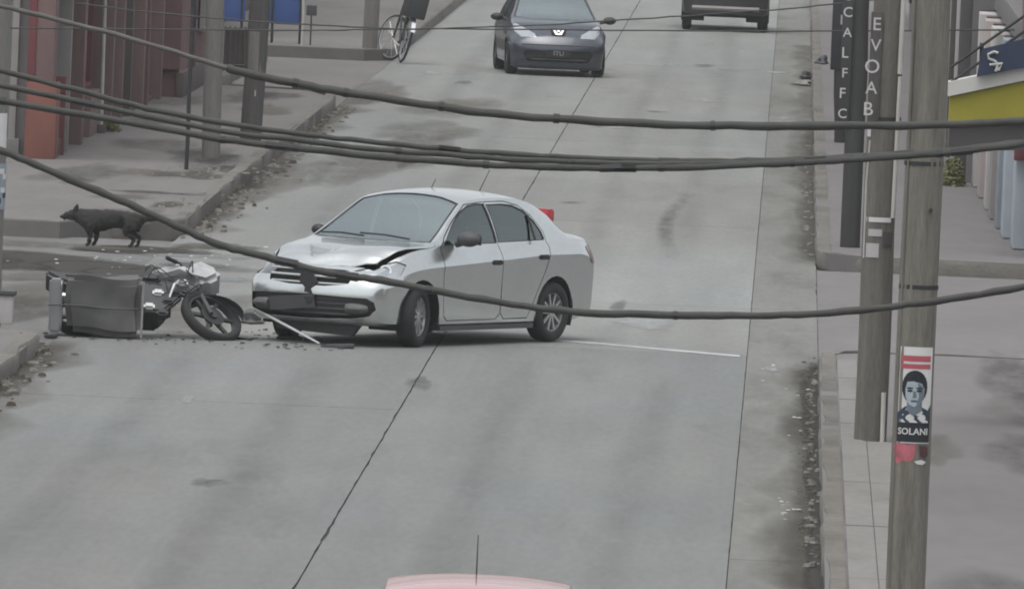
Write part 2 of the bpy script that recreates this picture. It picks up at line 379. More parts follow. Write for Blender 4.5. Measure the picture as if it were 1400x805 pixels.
for j in range(len(ys)-1):
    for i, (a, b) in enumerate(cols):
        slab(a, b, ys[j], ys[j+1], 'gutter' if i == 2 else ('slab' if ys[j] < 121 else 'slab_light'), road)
# faded stop line, bright repair patches, skid mark
def rough_strip(pts_l, pts_r): return pts_l + pts_r[::-1]
sheet('stop_line', [(-2.75, 122.95), (-2.0, 122.65), (-1.2, 121.95), (-.36, 121.23), (-.36, 121.57), (-1.2, 122.3), (-2.0, 123.0), (-2.75, 123.2)], .004, 'paint_white', road, th=.002)
for k, (cx, cy, rx, ry) in enumerate([(-.08, 194.8, .22, 1.1), (-.2, 220, .22, .9), (-1.15, 221, .2, .8), (-1.4, 202, .3, 1.4), (-2.6, 187, .4, 1.0), (-.05, 119.2, .1, .5), (-1.35, 127.5, .4, 1.6), (-2.1, 221.5, .16, .7)]):
    soft_blob('repair_patch', cx, cy, rx, ry, .0044, 'soft_pale', road, k)
sk = pch([(143, -1.25), (148, -1.37), (152, -1.42), (156, -1.38), (161, -1.26)])
soft_grid('skid_smear', [[(sk(y)-.14+.05*k, y, .004, (0, .5, 1, .9, .45, 0)[k]*math.sin(math.pi*(i+.2)/15.4)) for k in range(6)] for i, y in enumerate([142.5+1.35*q for q in range(16)])], 'soft_tyre', road)
# tyre-darkened lanes, drips and dust
for xx, w_, ya, yb in ((-5.55, .5, 62, 118), (-4.25, .5, 62, 118), (-2.35, .45, 62, 120), (-1.1, .45, 62, 118), (-5.5, .5, 142, 260), (-4.3, .5, 142, 260), (-2.3, .45, 142, 260), (-1.15, .45, 142, 260)):
    soft_grid('tyre_track', [[(xx+w_*(k/6-.5)+.05*math.sin(y*.07+xx), y, .0035, (0, .4, .8, 1, .8, .4, 0)[k]*(0 if i in (0, 20) else .27)) for k in range(7)] for i, y in enumerate([ya+(yb-ya)*q/20 for q in range(21)])], 'soft_tyre', road)
rds = random.Random(77)
for k in range(12): soft_blob('oil_stain', rds.uniform(-6.4, -.5), rds.uniform(80, 235), rds.uniform(.06, .22), rds.uniform(.4, 1.6), .0042, rds.choice(('soft_tyre', 'soft_tyre', 'soft_pale')), road, k)
for k in range(7): soft_blob('dust_patch', rds.uniform(-6.6, -4.8), rds.uniform(125, 200), rds.uniform(.5, 1.0), rds.uniform(4, 9), .0046, 'soft_dust', road, 50+k)
ss1 = struct(box('side_street_left', -40, XL, 118.4, 141.5, -.05, -.004, 'asphalt'))
ss2 = struct(box('side_street_right', XK, 40, 120.9, 141.3, -.05, -.006, 'walk_right'))

def walk(name, outline, z, m, kerb_w=.14):
    bm = bmesh.new(); prism(bm, outline, -.05, z, 'Z'); return struct(obj(name, bm, m))
def kerb(path, z, parent, wd=.15, seed=0, rough=.015):
    """kerb stone line along path (x,y), outer face at the path, real step"""
    rd = random.Random(seed); pts = []
    for (a, b) in zip(path, path[1:]):
        L = math.dist(a, b); n = max(1, int(L/1.1))
        pts += [(a[0]+(b[0]-a[0])*k/n, a[1]+(b[1]-a[1])*k/n) for k in range(n)]
    pts.append(path[-1])
    bm = bmesh.new(); rings = []
    for i, p in enumerate(pts):
        a = pts[max(i-1, 0)]; b = pts[min(i+1, len(pts)-1)]
        t = Vector((b[0]-a[0], b[1]-a[1])).normalized(); n = Vector((-t.y, t.x))
        o = rd.uniform(-rough, rough); zt = z + .012 + rd.uniform(-rough, rough)*.6
        prof = [(-.004+o*.5, -.05), (-.004+o, zt-.03), (.02+o, zt), (wd, zt), (wd, -.05)]
        rings.append([bm.verts.new((p[0]+n.x*d, p[1]+n.y*d, zz)) for d, zz in prof])
    for a, b in zip(rings, rings[1:]):
        for k in range(4): bm.faces.new((a[k], b[k], b[k+1], a[k+1]))
    bm.faces.new(rings[0]); bm.faces.new(rings[-1][::-1])
    return obj('kerb', bm, 'kerb', parent, smooth=True, angle=50)
def arc(cx, cy, r, a0, a1, n=8): return [(cx+r*math.cos(R(a0+(a1-a0)*k/n)), cy+r*math.sin(R(a0+(a1-a0)*k/n))) for k in range(n+1)]
# near left corner (the kerb turns into the side street)
p1 = [(XL, 20), (XL, 116.4)] + arc(XL-1.6, 116.6, 1.6, 0, 90, 8)[1:] + [(-40, 118.2)]
wl1 = walk('sidewalk_left_near', p1 + [(-40, 20)], .15, 'walk_left'); kerb(p1, .15, wl1, seed=1, rough=.03)
# far left pavement
p2 = [(-40, 141.2), (-8.2, 141.0)] + arc(-8.2, 143.3, 1.32, -90, 0, 8)[1:] + [(XL+.03, 150), (XL, 190.5), (-7.3, 192.6), (-9.0, 193.9), (-9.0, 214.3), (-40, 214.5)]
wl2 = walk('sidewalk_left_far', p2, .18, 'walk_left'); kerb(p2[:-1], .18, wl2, seed=2, rough=.03)
struct(box('side_street_far_left', -40, XL, 190, 217.5, -.05, -.003, 'walk_left'))
p3 = [(-40, 216.6), (-7.4, 216.2), (XL, 217.2), (XL, 420)]
wl3 = walk('sidewalk_left_distant', p3 + [(-40, 420)], .19, 'walk_left'); kerb(p3, .19, wl3, seed=3)
# right pavements
p4 = [(40, 120.4), (1.6, 120.4)] + arc(1.25, 119.5, .84, 90, 180, 6) + [(XK, 20)]
wr1 = walk('sidewalk_right_near', p4 + [(40, 20)], .15, 'walk_right'); kerb(p4, .15, wr1, seed=4, rough=.025)
p5 = [(XK, 420), (XK, 143.2)] + arc(1.6, 143, 1.19, 180, 270, 6)[1:] + [(40, 141.8)]
wr2 = walk('sidewalk_right_far', p5 + [(40, 420)], .15, 'walk_right'); kerb(p5, .15, wr2, seed=5, rough=.025)
# pale paving in front of the poles on the right, in slabs
rd = random.Random(5)
yy = [60, 71, 82, 88.2, 94, 99.4, 105.2]
for a, b in zip(yy, yy[1:]):
    for x0, x1 in ((.575, .79), (.79, 1.02)):
        dz = rd.uniform(0, .004); bm = bmesh.new(); bx(bm, x0+.004, x1-.004, a+.03, b-.03, .14, .160+dz); obj('paving_slab', bm, 'walk_pale', wr1)
for a, b in zip([105.2, 107.8, 111.6, 115.2], [107.8, 111.6, 115.2, 118.6]):
    bm = bmesh.new(); bx(bm, .575, .76, a+.04, b-.04, .14, .158+rd.uniform(0, .004)); obj('paving_slab', bm, 'walk_pale', wr1)

# wet street, puddles, soil patches
for k, (cx, cy, rx, ry, m, j) in enumerate([(-8.6, 135.0, 1.5, 2.6, 'soft_wet', .12), (-9.6, 134.6, 1.3, 2.2, 'soft_wet', .15), (-7.35, 133.8, .8, 1.9, 'soft_wet', .2), (-6.8, 133.4, .7, 1.3, 'soft_wet', .25), (-6.75, 136.0, .8, 1.0, 'soft_water', .3), (-6.5, 138.2, .7, 1.1, 'soft_water', .3), (-7.1, 138.8, .9, 1.0, 'soft_wet', .3), (-6.25, 135.2, .6, 1.2, 'soft_dark', .3), (-6.1, 132.8, .5, 1.0, 'soft_water', .3), (-7.9, 131.4, .9, 1.3, 'soft_brown', .35), (-8.3, 139.2, 1.2, .9, 'soft_brown', .35), (-6.4, 140.4, .5, 1.2, 'soft_mud', .35), (-7.4, 128.5, .9, 2.5, 'soft_brown', .3), (-8.2, 124.5, 1.4, 3.0, 'soft_mud', .3), (-6.6, 126, .6, 3.0, 'soft_brown', .3)]):
    soft_blob('puddle', cx, cy, rx, ry, .0046+.0004*k, m, ss1, 40+k, j)
for k, (cx, cy, rx, ry) in enumerate([(-7.5, 156.6, .42, 1.3), (-7.1, 158.9, .25, 1.0), (-7.25, 147.2, .22, .8), (-7.6, 150.5, .5, .4)]):
    soft_blob('soil_patch', cx, cy, rx*1.25, ry*1.25, .1815+.0006*k, 'soft_mud', wl2, 60+k, .4)
rds = random.Random(8)
def gutter_dirt(x, sgn, ya, yb, wmax, m, z, step=2.0):
    n_ = int((yb-ya)/step); soft_strip('gutter_dirt', [(ya+(yb-ya)*k/n_, x, x+sgn*wmax*rds.uniform(.35, 1)) for k in range(n_+1)], z, m, road)
gutter_dirt(XL, 1, 143, 200, .75, 'soft_brown', .005); gutter_dirt(XL, 1, 144, 192, .4, 'soft_mud', .006)
gutter_dirt(XL, 1, 62, 119, .8, 'soft_brown', .005); gutter_dirt(XL, 1, 90, 119, .4, 'soft_mud', .006)
gutter_dirt(XK, -1, 62, 121, .62, 'soft_brown', .005); gutter_dirt(XK, -1, 88, 121, .5, 'soft_mud', .006); gutter_dirt(XK, -1, 88, 121, .2, 'soft_wet', .007)
gutter_dirt(XK, -1, 142, 240, .5, 'soft_brown', .005); gutter_dirt(XK, -1, 143, 190, .28, 'soft_mud', .006)
for k in range(8): soft_blob('pavement_stain', rds.uniform(1.1, 2.6), rds.uniform(70, 118), rds.uniform(.3, .8), rds.uniform(2, 6), .1515+.0002*k, rds.choice(('soft_dust', 'soft_tyre')), wr1, 90+k)
for k in range(16): soft_blob('pavement_stain', rds.uniform(-9.2, -7.2), rds.uniform(143, 190), rds.uniform(.2, .6), rds.uniform(1, 4), .1815+.0002*k, rds.choice(('soft_brown', 'soft_tyre', 'soft_dark')), wl2, 120+k)

def scatter(name, label, cat, spots, m, smin, smax, seed, flat=.5):
    """loose chips nobody could count, one object"""
    rd = random.Random(seed); bm = bmesh.new()
    for (x, y, z, sx, sy, n) in spots:
        for _ in range(n):
            px, py = x+rd.gauss(0, sx), y+rd.gauss(0, sy); s = rd.uniform(smin, smax)
            vs_ = []
            for a in range(5):
                t = a*1.2566+rd.uniform(-.4, .4); vs_.append((px+math.cos(t)*s*rd.uniform(.6, 1.2), py+math.sin(t)*s*rd.uniform(.6, 1.2)))
            base = [bm.verts.new((q[0], q[1], z)) for q in vs_]; h = s*flat*rd.uniform(.4, 1.3)
            up = [bm.verts.new((px+(q[0]-px)*.7, py+(q[1]-py)*.7, z+h*rd.uniform(.7, 1.2))) for q in vs_]
            bm.faces.new(up)
            for k in range(5): bm.faces.new((base[k], base[(k+1) % 5], up[(k+1) % 5], up[k]))
    o = obj(name, bm, m); return tag(o, label, cat, kind='stuff')
scatter('kerb_litter', 'leaf litter and small stones heaped along the right kerb', 'litter', [(.34, y, .012, .03, 1.0, 5) for y in range(91, 121, 2)] + [(.32, y, .01, .04, 1.2, 5) for y in range(145, 185, 4)], 'rubble', .012, .05, 11, .6)
scatter('kerb_leaves', 'dark dry leaves lying in the right gutter', 'leaves', [(.30, y, .012, .05, 1.2, 16) for y in range(93, 121, 2)], 'soil', .008, .035, 12, .4)
scatter('kerb_rubble', 'broken stone chips along the left kerb', 'rubble', [(-6.78, y, .01, .12, 1.6, 10) for y in range(144, 192, 3)] + [(-6.85, y, .01, .1, 1.0, 9) for y in range(100, 118, 2)], 'rubble', .015, .06, 13, .6)
scatter('kerb_dark_rubble', 'dark broken chips along the left kerb', 'rubble', [(-6.72, y, .01, .15, 1.6, 9) for y in range(144, 185, 3)] + [(-6.8, y, .01, .12, 1.0, 8) for y in range(98, 118, 2)], 'soil', .015, .06, 14, .6)
scatter('street_litter', 'wet scraps strewn over the side street mouth', 'litter', [(-6.6, 137.5, .018, .5, 1.6, 22), (-7.3, 134.5, .018, .6, 1.5, 12)], 'litter_pale', .01, .035, 15, .3)
scatter('pavement_litter', 'stones and scraps on the left pavement by the sign post', 'litter', [(-7.3, 157.5, .19, .35, 1.2, 40), (-7.2, 148, .19, .2, 1.5, 25)], 'rubble', .012, .045, 16, .5)
scatter('crash_chips', 'dark plastic chips scattered round the crash', 'debris', [(-5.2, 121.2, .012, .35, .5, 45), (-4.6, 119.6, .012, .3, .5, 35), (-6.0, 119.4, .012, .5, .3, 35)], 'plastic_black', .01, .035, 17, .4)

# ================================================================== vehicles
def hull(pts):
    pts = sorted(set((round(a, 5), round(b, 5)) for a, b in pts))
    def half(ps):
        h = []
        for p in ps:
            while len(h) > 1 and (h[-1][0]-h[-2][0])*(p[1]-h[-2][1])-(h[-1][1]-h[-2][1])*(p[0]-h[-2][0]) <= 0: h.pop()
            h.append(p)
        return h[:-1]
    return half(pts) + half(pts[::-1])
class Body:
    """lofted car body; panels, lamps and panes are cut out of its surface"""
    def __init__(s, T):
        F = {k: pch(v) for k, v in T.items() if isinstance(v, list)}
        x0, x1 = T['ends']; r = T.get('round', .11); s.T = T
        xs = [x0, x0+.006, x0+.02, x0+.045, x0+.08]; n = int((x1-x0-.16)/.045)
        xs += [x0+.08+(x1-x0-.16)*k/n for k in range(1, n)] + [x1-.08, x1-.045, x1-.02, x1-.006, x1]
        bm = bmesh.new(); rows = []
        fx, fz, fb = T.get('front', (.17, .10, .05)); rx, rz = T.get('rear', (.10, .03))
        def warp(x, y, z):
            sf = sstep(x1-.75, x1, x); sr = sstep(x0+.5, x0, x); q = (abs(y)/T['half'])**2.3
            x2 = x - sf*(fx*q + fz*sstep(*T.get('fzr', (.52, .80)), z) + fb*sstep(.36, .2, z)) + sr*(rx*q + rz*sstep(.6, .95, z))
            return (x2, y, z)
        s.warp = warp
        for x in xs:
            d = min(x-x0, x1-x); k = 0
            if d < r: k = r - math.sqrt(max(0, r*r-(r-d)**2))
            zb, wm, zc, wc, zl, wl, ze, we, zt = [F[n_](x) for n_ in ('zb', 'wm', 'zc', 'wc', 'zl', 'wl', 'ze', 'we', 'zt')]
            lo = zb+.22; P = [(0, zb), (wm*.5, zb), (wm*.86, zb), (wm*.955, zb+.03), (wm*.968, zb+.11), (wm*.974, lo), (wm*.984, lo+(zc-lo)*.4), (wm*.994, lo+(zc-lo)*.78), (wc, zc),
                 (wc+(wl-wc)*.5+.006, zc+(zl-zc)*.5), (wl+.004, zl-.012)]
            for t in (0, .25, .5, .75, .95): P.append((wl+(we-wl)*t + .018*math.sin(t*math.pi)*(1 if ze-zl > .1 else .3), zl+(ze-zl)*t))
            for t in (1, .93, .8, .6, .4, .2, 0): P.append((we*t - (.004 if t == 1 else 0), ze+(zt-ze)*(1-t**2.4)))
            if k:
                zm = .5; h = (zt-zb)/2
                P = [(max(0, y*(1-k/max(wm, .3))), zm+(z-zm)*(1-k*.55/h)) for y, z in P]
            rows.append((x, P))
        m_ = len(rows[0][1])
        V = {}
        def vert(i, j, sd):
            if rows[i][1][j][0] == 0: sd = 0
            if (i, j, sd) not in V:
                y, z = rows[i][1][j]; V[(i, j, sd)] = bm.verts.new(warp(rows[i][0], y*(sd or 1), z))
            return V[(i, j, sd)]
        for i in range(len(rows)-1):
            for j in range(m_-1):
                for sd in (1, -1):
                    q = [vert(i, j, sd), vert(i+1, j, sd), vert(i+1, j+1, sd), vert(i, j+1, sd)]
                    bm.faces.new(q if sd == 1 else q[::-1])
        for i in (0, len(rows)-1):
            N = 16; prev = None
            for j in range(2, m_):
                y, z = rows[i][1][j]
                if y == 0: cur = [vert(i, j, 1)]*(N+1)
                else: cur = [vert(i, j, -1)] + [bm.verts.new(warp(rows[i][0], -y+2*y*k/N, z)) for k in range(1, N)] + [vert(i, j, 1)]
                if prev:
                    for k in range(N):
                        q = []
                        for v in (prev[k], prev[k+1], cur[k+1], cur[k]):
                            if v not in q: q.append(v)
                        if len(q) > 2: bm.faces.new(q)
                prev = cur
        bmesh.ops.recalc_face_normals(bm, faces=bm.faces[:])
        s.bm = bm; s.lay = bm.faces.layers.int.new('sel'); s.F = F
    def cut(s, pts3, d, filt):
        """split the surface along a convex outline seen along d, return the faces inside"""
        bm, lay = s.bm, s.lay; d = Vector(d).normalized()
        U = (Vector((0, 0, 1)).cross(d) if abs(d.z) < .9 else Vector((1, 0, 0))).normalized(); Vv = d.cross(U)
        poly = hull([(Vector(p).dot(U), Vector(p).dot(Vv)) for p in pts3])
        lo = [min(q[k] for q in poly) for k in (0, 1)]; hi = [max(q[k] for q in poly) for k in (0, 1)]
        for f in bm.faces:
            f[lay] = 0
            c = f.calc_center_median()
            if f.normal.dot(d) > .08 and filt(c):
                us = [v.co.dot(U) for v in f.verts]; vs2 = [v.co.dot(Vv) for v in f.verts]
                if max(us) > lo[0] and min(us) < hi[0] and max(vs2) > lo[1] and min(vs2) < hi[1]: f[lay] = 1
        n = len(poly)
        for i in range(n):
            a, b = poly[i], poly[(i+1) % n]; e = (b[0]-a[0], b[1]-a[1]); L = math.hypot(*e)
            if L < 1e-5: continue
            no = U*(e[1]/L) + Vv*(-e[0]/L); co_ = U*a[0] + Vv*a[1]
            fs = [f for f in bm.faces if f[lay] == 1]
            if not fs: return []
            g = set(fs)
            for f in fs: g.update(f.edges); g.update(f.verts)
            bmesh.ops.bisect_plane(bm, geom=list(g), dist=1e-5, plane_co=co_, plane_no=no)
            for f in bm.faces:
                if f[lay] == 1 and (f.calc_center_median()-co_).dot(no) > 1e-6: f[lay] = 0
        return [f for f in bm.faces if f[lay] == 1]
    def take(s, faces, name, m, parent, push=0.0, thick=0.0, fn=None):
        """move faces out of the body into an object of their own"""
        nb = bmesh.new(); mp = {}
        for f in faces:
            q = []
            for v in f.verts:
                if v not in mp: mp[v] = nb.verts.new(v.co)
                q.append(mp[v])
            try: nb.faces.new(q)
            except ValueError: pass
        bmesh.ops.delete(s.bm, geom=faces, context='FACES')
        nb.normal_update()
        if push:
            nn = {v: v.normal.copy() for v in nb.verts}
            for v in nb.verts: v.co -= nn[v]*push
        if fn:
            for v in nb.verts: v.co = fn(v.co)
        if thick:
            res = bmesh.ops.solidify(nb, geom=nb.faces[:], thickness=thick)
        return obj(name, nb, m, parent, smooth=True, angle=40, recalc=False, crease=(name in ('door', 'tmp')))
    def erase(s, faces): bmesh.ops.delete(s.bm, geom=faces, context='FACES')
def grow(pts, c, k):
    """scale outline about its centre by adding k metres"""
    c = Vector(c); out = []
    for p in pts:
        p = Vector(p); v = p-c; out.append(p + v.normalized()*k)
    return out
def centre(pts):
    c = Vector((0, 0, 0))
    for p in pts: c += Vector(p)
    return c/len(pts)

def wheel(parent, x, y, r, wd, side, steer=0, spokes=10, dark=False, pos_z=None):
    """wheel with tyre and alloy rim; side +1 = left"""
    w_ = bmesh.new(); hw = wd/2
    lathe(w_, [(-hw*.75, r*.64), (-hw, r*.72), (-hw*1.02, r*.86), (-hw*.86, r*.965), (-hw*.5, r), (hw*.5, r), (hw*.86, r*.965), (hw*1.02, r*.86), (hw, r*.72), (hw*.75, r*.64)], 40)
    t = obj('wheel', w_, 'rubber', parent, smooth=True, angle=60)
    t.location = (x, y, pos_z or r); t.rotation_euler = (0, 0, steer)
    b = bmesh.new(); o = hw*.72*side
    rings = lathe(b, [(o*1.0, r*.68), (o*.98, r*.63), (o*.45, r*.60), (-o*.6, r*.6)], 36)
    for k in range(spokes):
        a = k*2*math.pi/spokes; ww = r*(.045 if spokes > 6 else .09)
        c, s_ = math.cos(a), math.sin(a)
        def P(rad, lat, dep): return (c*rad - s_*lat, dep, s_*rad + c*lat)
        q = [P(r*.12, -ww*1.1, o*.92), P(r*.12, ww*1.1, o*.92), P(r*.64, ww, o*.96), P(r*.64, -ww, o*.96)]
        q2 = [P(r*.12, -ww*1.1, o*.55), P(r*.12, ww*1.1, o*.55), P(r*.64, ww, o*.6), P(r*.64, -ww, o*.6)]
        A = [b.verts.new(v) for v in q]; B = [b.verts.new(v) for v in q2]
        b.faces.new(A)
        for i in range(4): b.faces.new((A[i], B[i], B[(i+1) % 4], A[(i+1) % 4]))
    lathe(b, [(o*.3, r*.17), (o*.98, r*.17), (o*1.04, r*.08), (o*1.04, .001)], 20)
    obj('rim', b, 'metal_dark' if dark else 'alloy', t, smooth=True, angle=40)
    b = bmesh.new(); lathe(b, [(o*.2, .001), (o*.2, r*.6)], 24); obj('brake_disc', b, 'metal_dark', t)
    return t
def liner(parent, x, z, r, y0, y1):
    b = bmesh.new(); A = []; n = 18
    for k in range(n+1):
        a = R(-25 + 230*k/n); A.append((b.verts.new((x+r*math.cos(a), y0, z+r*math.sin(a))), b.verts.new((x+r*math.cos(a), y1, z+r*math.sin(a)))))
    for p, q in zip(A, A[1:]): b.faces.new((p[0], p[1], q[1], q[0]))
    c = b.verts.new((x, y0, z))
    for p, q in zip(A, A[1:]): b.faces.new((p[0], q[0], c))
    obj('wheel_arch_liner', b, 'gap', parent)
def mirror_y(pts): return [(p[0], -p[1], p[2]) for p in pts]

def seats(car, zf=.30, xs=((1.28, .36), (1.28, -.36)), rear=.35):
    for (x, y) in xs:
        b = bmesh.new(); bx(b, x-.02, x+.46, y-.23, y+.23, zf, zf+.17); bmesh.ops.bevel(b, geom=b.edges[:], offset=.04, segments=2, affect='EDGES')
        s_ = obj('seat', b, 'seat_fabric', car, smooth=True)
        b = bmesh.new(); prism(b, [(x-.02, zf+.1), (x+.10, zf+.1), (x-.06, zf+.66), (x-.17, zf+.66)], y-.22, y+.22, 'Y'); bmesh.ops.bevel(b, geom=b.edges[:], offset=.03, segments=2, affect='EDGES')
        obj('seat_back', b, 'seat_fabric', s_, smooth=True)
        b = bmesh.new(); bx(b, x-.18, x-.08, y-.13, y+.13, zf+.69, zf+.88); bmesh.ops.bevel(b, geom=b.edges[:], offset=.03, segments=2, affect='EDGES')
        obj('headrest', b, 'seat_fabric', s_, smooth=True)
    b = bmesh.new(); prism(b, [(rear, zf), (rear+.4, zf), (rear+.4, zf+.16), (rear+.1, zf+.18), (rear-.1, zf+.62), (rear-.2, zf+.62)], -.6, .6, 'Y')
    obj('rear_bench', b, 'seat_fabric', car, smooth=True, angle=30)

# ------------------------------------------------------------------ the crashed silver saloon
car = empty('saloon_car', 'silver four-door saloon with crumpled bonnet stopped across the road', 'car', (-2.905, 122.95, 0), R(239.4))
T = dict(ends=(-.93, 3.30), half=.82, front=(.19, .10, .06), rear=(.10, .03), round=.11, fzr=(.50, .80),
    zb=[(-.93, .30), (-.6, .22), (-.3, .185), (2.0, .185), (2.8, .20), (3.1, .20), (3.3, .21)],
    wm=[(-.93, .775), (-.5, .81), (0, .825), (1.2, .828), (2.4, .825), (2.9, .81), (3.3, .775)],
    zc=[(-.93, .80), (-.4, .865), (0, .865), (1.0, .825), (1.9, .785), (2.4, .76), (2.9, .69), (3.3, .60)],
    wc=[(-.93, .765), (-.5, .805), (0, .822), (1.2, .826), (2.4, .822), (2.9, .80), (3.3, .76)],
    zl=[(-.93, .965), (-.5, 1.01), (0, 1.005), (1.0, .985), (1.9, .955), (2.15, .945), (2.4, .925), (2.8, .845), (3.05, .775), (3.3, .70)],
    wl=[(-.93, .68), (-.5, .72), (0, .738), (1.0, .745), (1.9, .742), (2.3, .738), (2.7, .735), (3.0, .70), (3.3, .66)],
    ze=[(-.93, 1.0), (-.62, 1.04), (-.44, 1.06), (-.1, 1.25), (.2, 1.365), (.5, 1.41), (.9, 1.42), (1.3, 1.40), (1.45, 1.365), (1.7, 1.24), (2.05, 1.045), (2.2, .985), (2.4, .955), (2.8, .875), (3.05, .80), (3.3, .715)],
    we=[(-.93, .63), (-.5, .63), (-.2, .60), (.2, .575), (.8, .575), (1.35, .575), (1.7, .62), (2.05, .69), (2.25, .70), (2.7, .68), (3.0, .64), (3.3, .60)],
    zt=[(-.93, 1.035), (-.75, 1.072), (-.47, 1.088), (-.34, 1.12), (-.02, 1.305), (.25, 1.425), (.5, 1.465), (.85, 1.485), (1.2, 1.47), (1.42, 1.435), (1.6, 1.335), (2.2, 1.03), (2.3, 1.0), (2.7, .925), (3.05, .835), (3.3, .735)])
B = Body(T)
ARCH = .345
for ax in (0.0, 2.467):
    for sd in (1, -1):
        B.erase(B.cut([(ax+ARCH*math.cos(k*.2618), sd*.8, .31+ARCH*math.sin(k*.2618)) for k in range(24)], (0, sd, 0), lambda c, sd=sd: c.y*sd > .55 and c.z < .9))
        liner(car, ax, .31, ARCH+.01, sd*.42, sd*.80)
def pane(B, pts, d, filt, name, m, parent, seal=.022, push=.006, rim='plastic_black'):
    c = centre(pts)
    ring = B.cut(grow(pts, c, seal), d, filt)
    if not ring: return None
    g = B.take(ring, 'tmp', rim, parent)          # work on the ring piece alone
    nb = Body.__new__(Body); nb.bm = bmesh.new(); nb.bm.from_mesh(g.data); nb.lay = nb.bm.faces.layers.int.new('sel'); bpy.data.objects.remove(g)
    gl = nb.cut(pts, d, lambda c_: True)
    go = nb.take(gl, name, m, parent, push=push)
    so_ = obj(name+'_seal', nb.bm, rim, go, smooth=True, recalc=False)
    return go
top = lambda c: c.z > .88
# windscreen, rear window
ws = [(y, x) for y, x in [(-.655, 2.13), (-.45, 2.225), (-.2, 2.265), (0, 2.275), (.2, 2.265), (.45, 2.225), (.655, 2.13), (.535, 1.475), (.3, 1.425), (0, 1.41), (-.3, 1.425), (-.535, 1.475)]]
pane(B, [(x, y, 1.2) for y, x in ws], (0, 0, 1), top, 'windscreen', 'glass_front', car, seal=.024)
rw = [(-.52, -.36), (-.3, -.42), (0, -.44), (.3, -.42), (.52, -.36), (.47, .08), (.25, .15), (0, .17), (-.25, .15), (-.47, .08)]
pane(B, [(x, y, 1.2) for y, x in rw], (0, 0, 1), top, 'rear_window', 'glass_side', car)
# side windows and doors
fwin = [(1.985, .985), (1.87, 1.07), (1.70, 1.185), (1.54, 1.275), (1.38, 1.335), (1.24, 1.357), (1.10, 1.36), (1.045, 1.02), (1.05, .995)]
rwin = [(.985, 1.0), (1.03, 1.355), (.75, 1.355), (.56, 1.335), (.40, 1.285), (.27, 1.20), (.18, 1.10), (.15, 1.03), (.17, 1.015)]
fdoor = [(2.06, .955), (2.10, .70), (2.05, .30), (1.98, .245), (1.08, .245), (1.012, .30), (1.012, .99), (1.08, 1.39), (1.42, 1.365), (1.72, 1.205), (1.95, 1.06)]
rdoor = [(1.0, .30), (1.0, .99), (1.065, 1.39), (.70, 1.392), (.46, 1.35), (.27, 1.25), (.12, 1.09), (.10, .95), (.20, .72), (.38, .45), (.50, .245), (.94, .245)]
doors = []
for sd in (1, -1):
    fl = lambda c, sd=sd: c.y*sd > .45
    for nm, door, win, hx, hz in (('front_door', fdoor, fwin, 1.13, .805), ('rear_door', rdoor, rwin, .26, .845)):
        d = (0, sd, 0)
        P3 = lambda P: [(x, .7*sd, z) for x, z in P]
        g = pane(B, P3(win), d, fl, 'window', 'glass_side', car, seal=.02)
        outer = B.cut(P3(door), d, fl)
        o = B.take(outer, 'tmp', 'silver', car)
        nb = Body.__new__(Body); nb.bm = bmesh.new(); nb.bm.from_mesh(o.data); nb.lay = nb.bm.faces.layers.int.new('sel'); bpy.data.objects.remove(o)
        inner = nb.cut(grow(P3(door), centre(P3(door)), -.010), d, lambda c: True)
        dr = nb.take(inner, 'door', 'silver', car)
        nn = obj('door_gap', nb.bm, 'gap', dr, smooth=True, recalc=False)
        for v in nn.data.vertices: v.co.y -= sd*.006
        g.parent = dr
        b = bmesh.new(); bx(b, -.085, .085, -.02, .02, -.024, .024); bmesh.ops.bevel(b, geom=b.edges[:], offset=.012, segments=2, affect='EDGES')
        h = obj('handle', b, 'plastic_black', dr, smooth=True); h.location = (hx, sd*.826, hz)
        if nm == 'rear_door':
            tobj('window_divider', [(.36, sd*.772, 1.01), (.345, sd*.66, 1.25)], .013, 'plastic_black', dr)
        else:   # door mirror
            b = bmesh.new(); bmesh.ops.create_uvsphere(b, u_segments=16, v_segments=10, radius=1)
            for v in b.verts: v.co = Vector((v.co.x*.085 + (.05 if abs(v.co.y) < .3 else 0)*0, v.co.y*.125, v.co.z*.075))
            mo = obj('door_mirror', b, 'plastic_grey' if sd == 1 else 'plastic_black', dr, smooth=True); mo.location = (1.80, sd*(.90 if sd == 1 else .84), 1.045); mo.scale = (1, 1, 1) if sd == 1 else (.7, .62, .7)
            tobj('mirror_stalk', [(0, -sd*.14, -.06), (0, 0, -.02)], .03, 'plastic_black', mo)
            b = bmesh.new(); bx(b, -.002, .002, -.10, .10, -.055, .055); mg = obj('mirror_glass', b, 'chrome', mo); mg.location = (-.082, 0, 0)
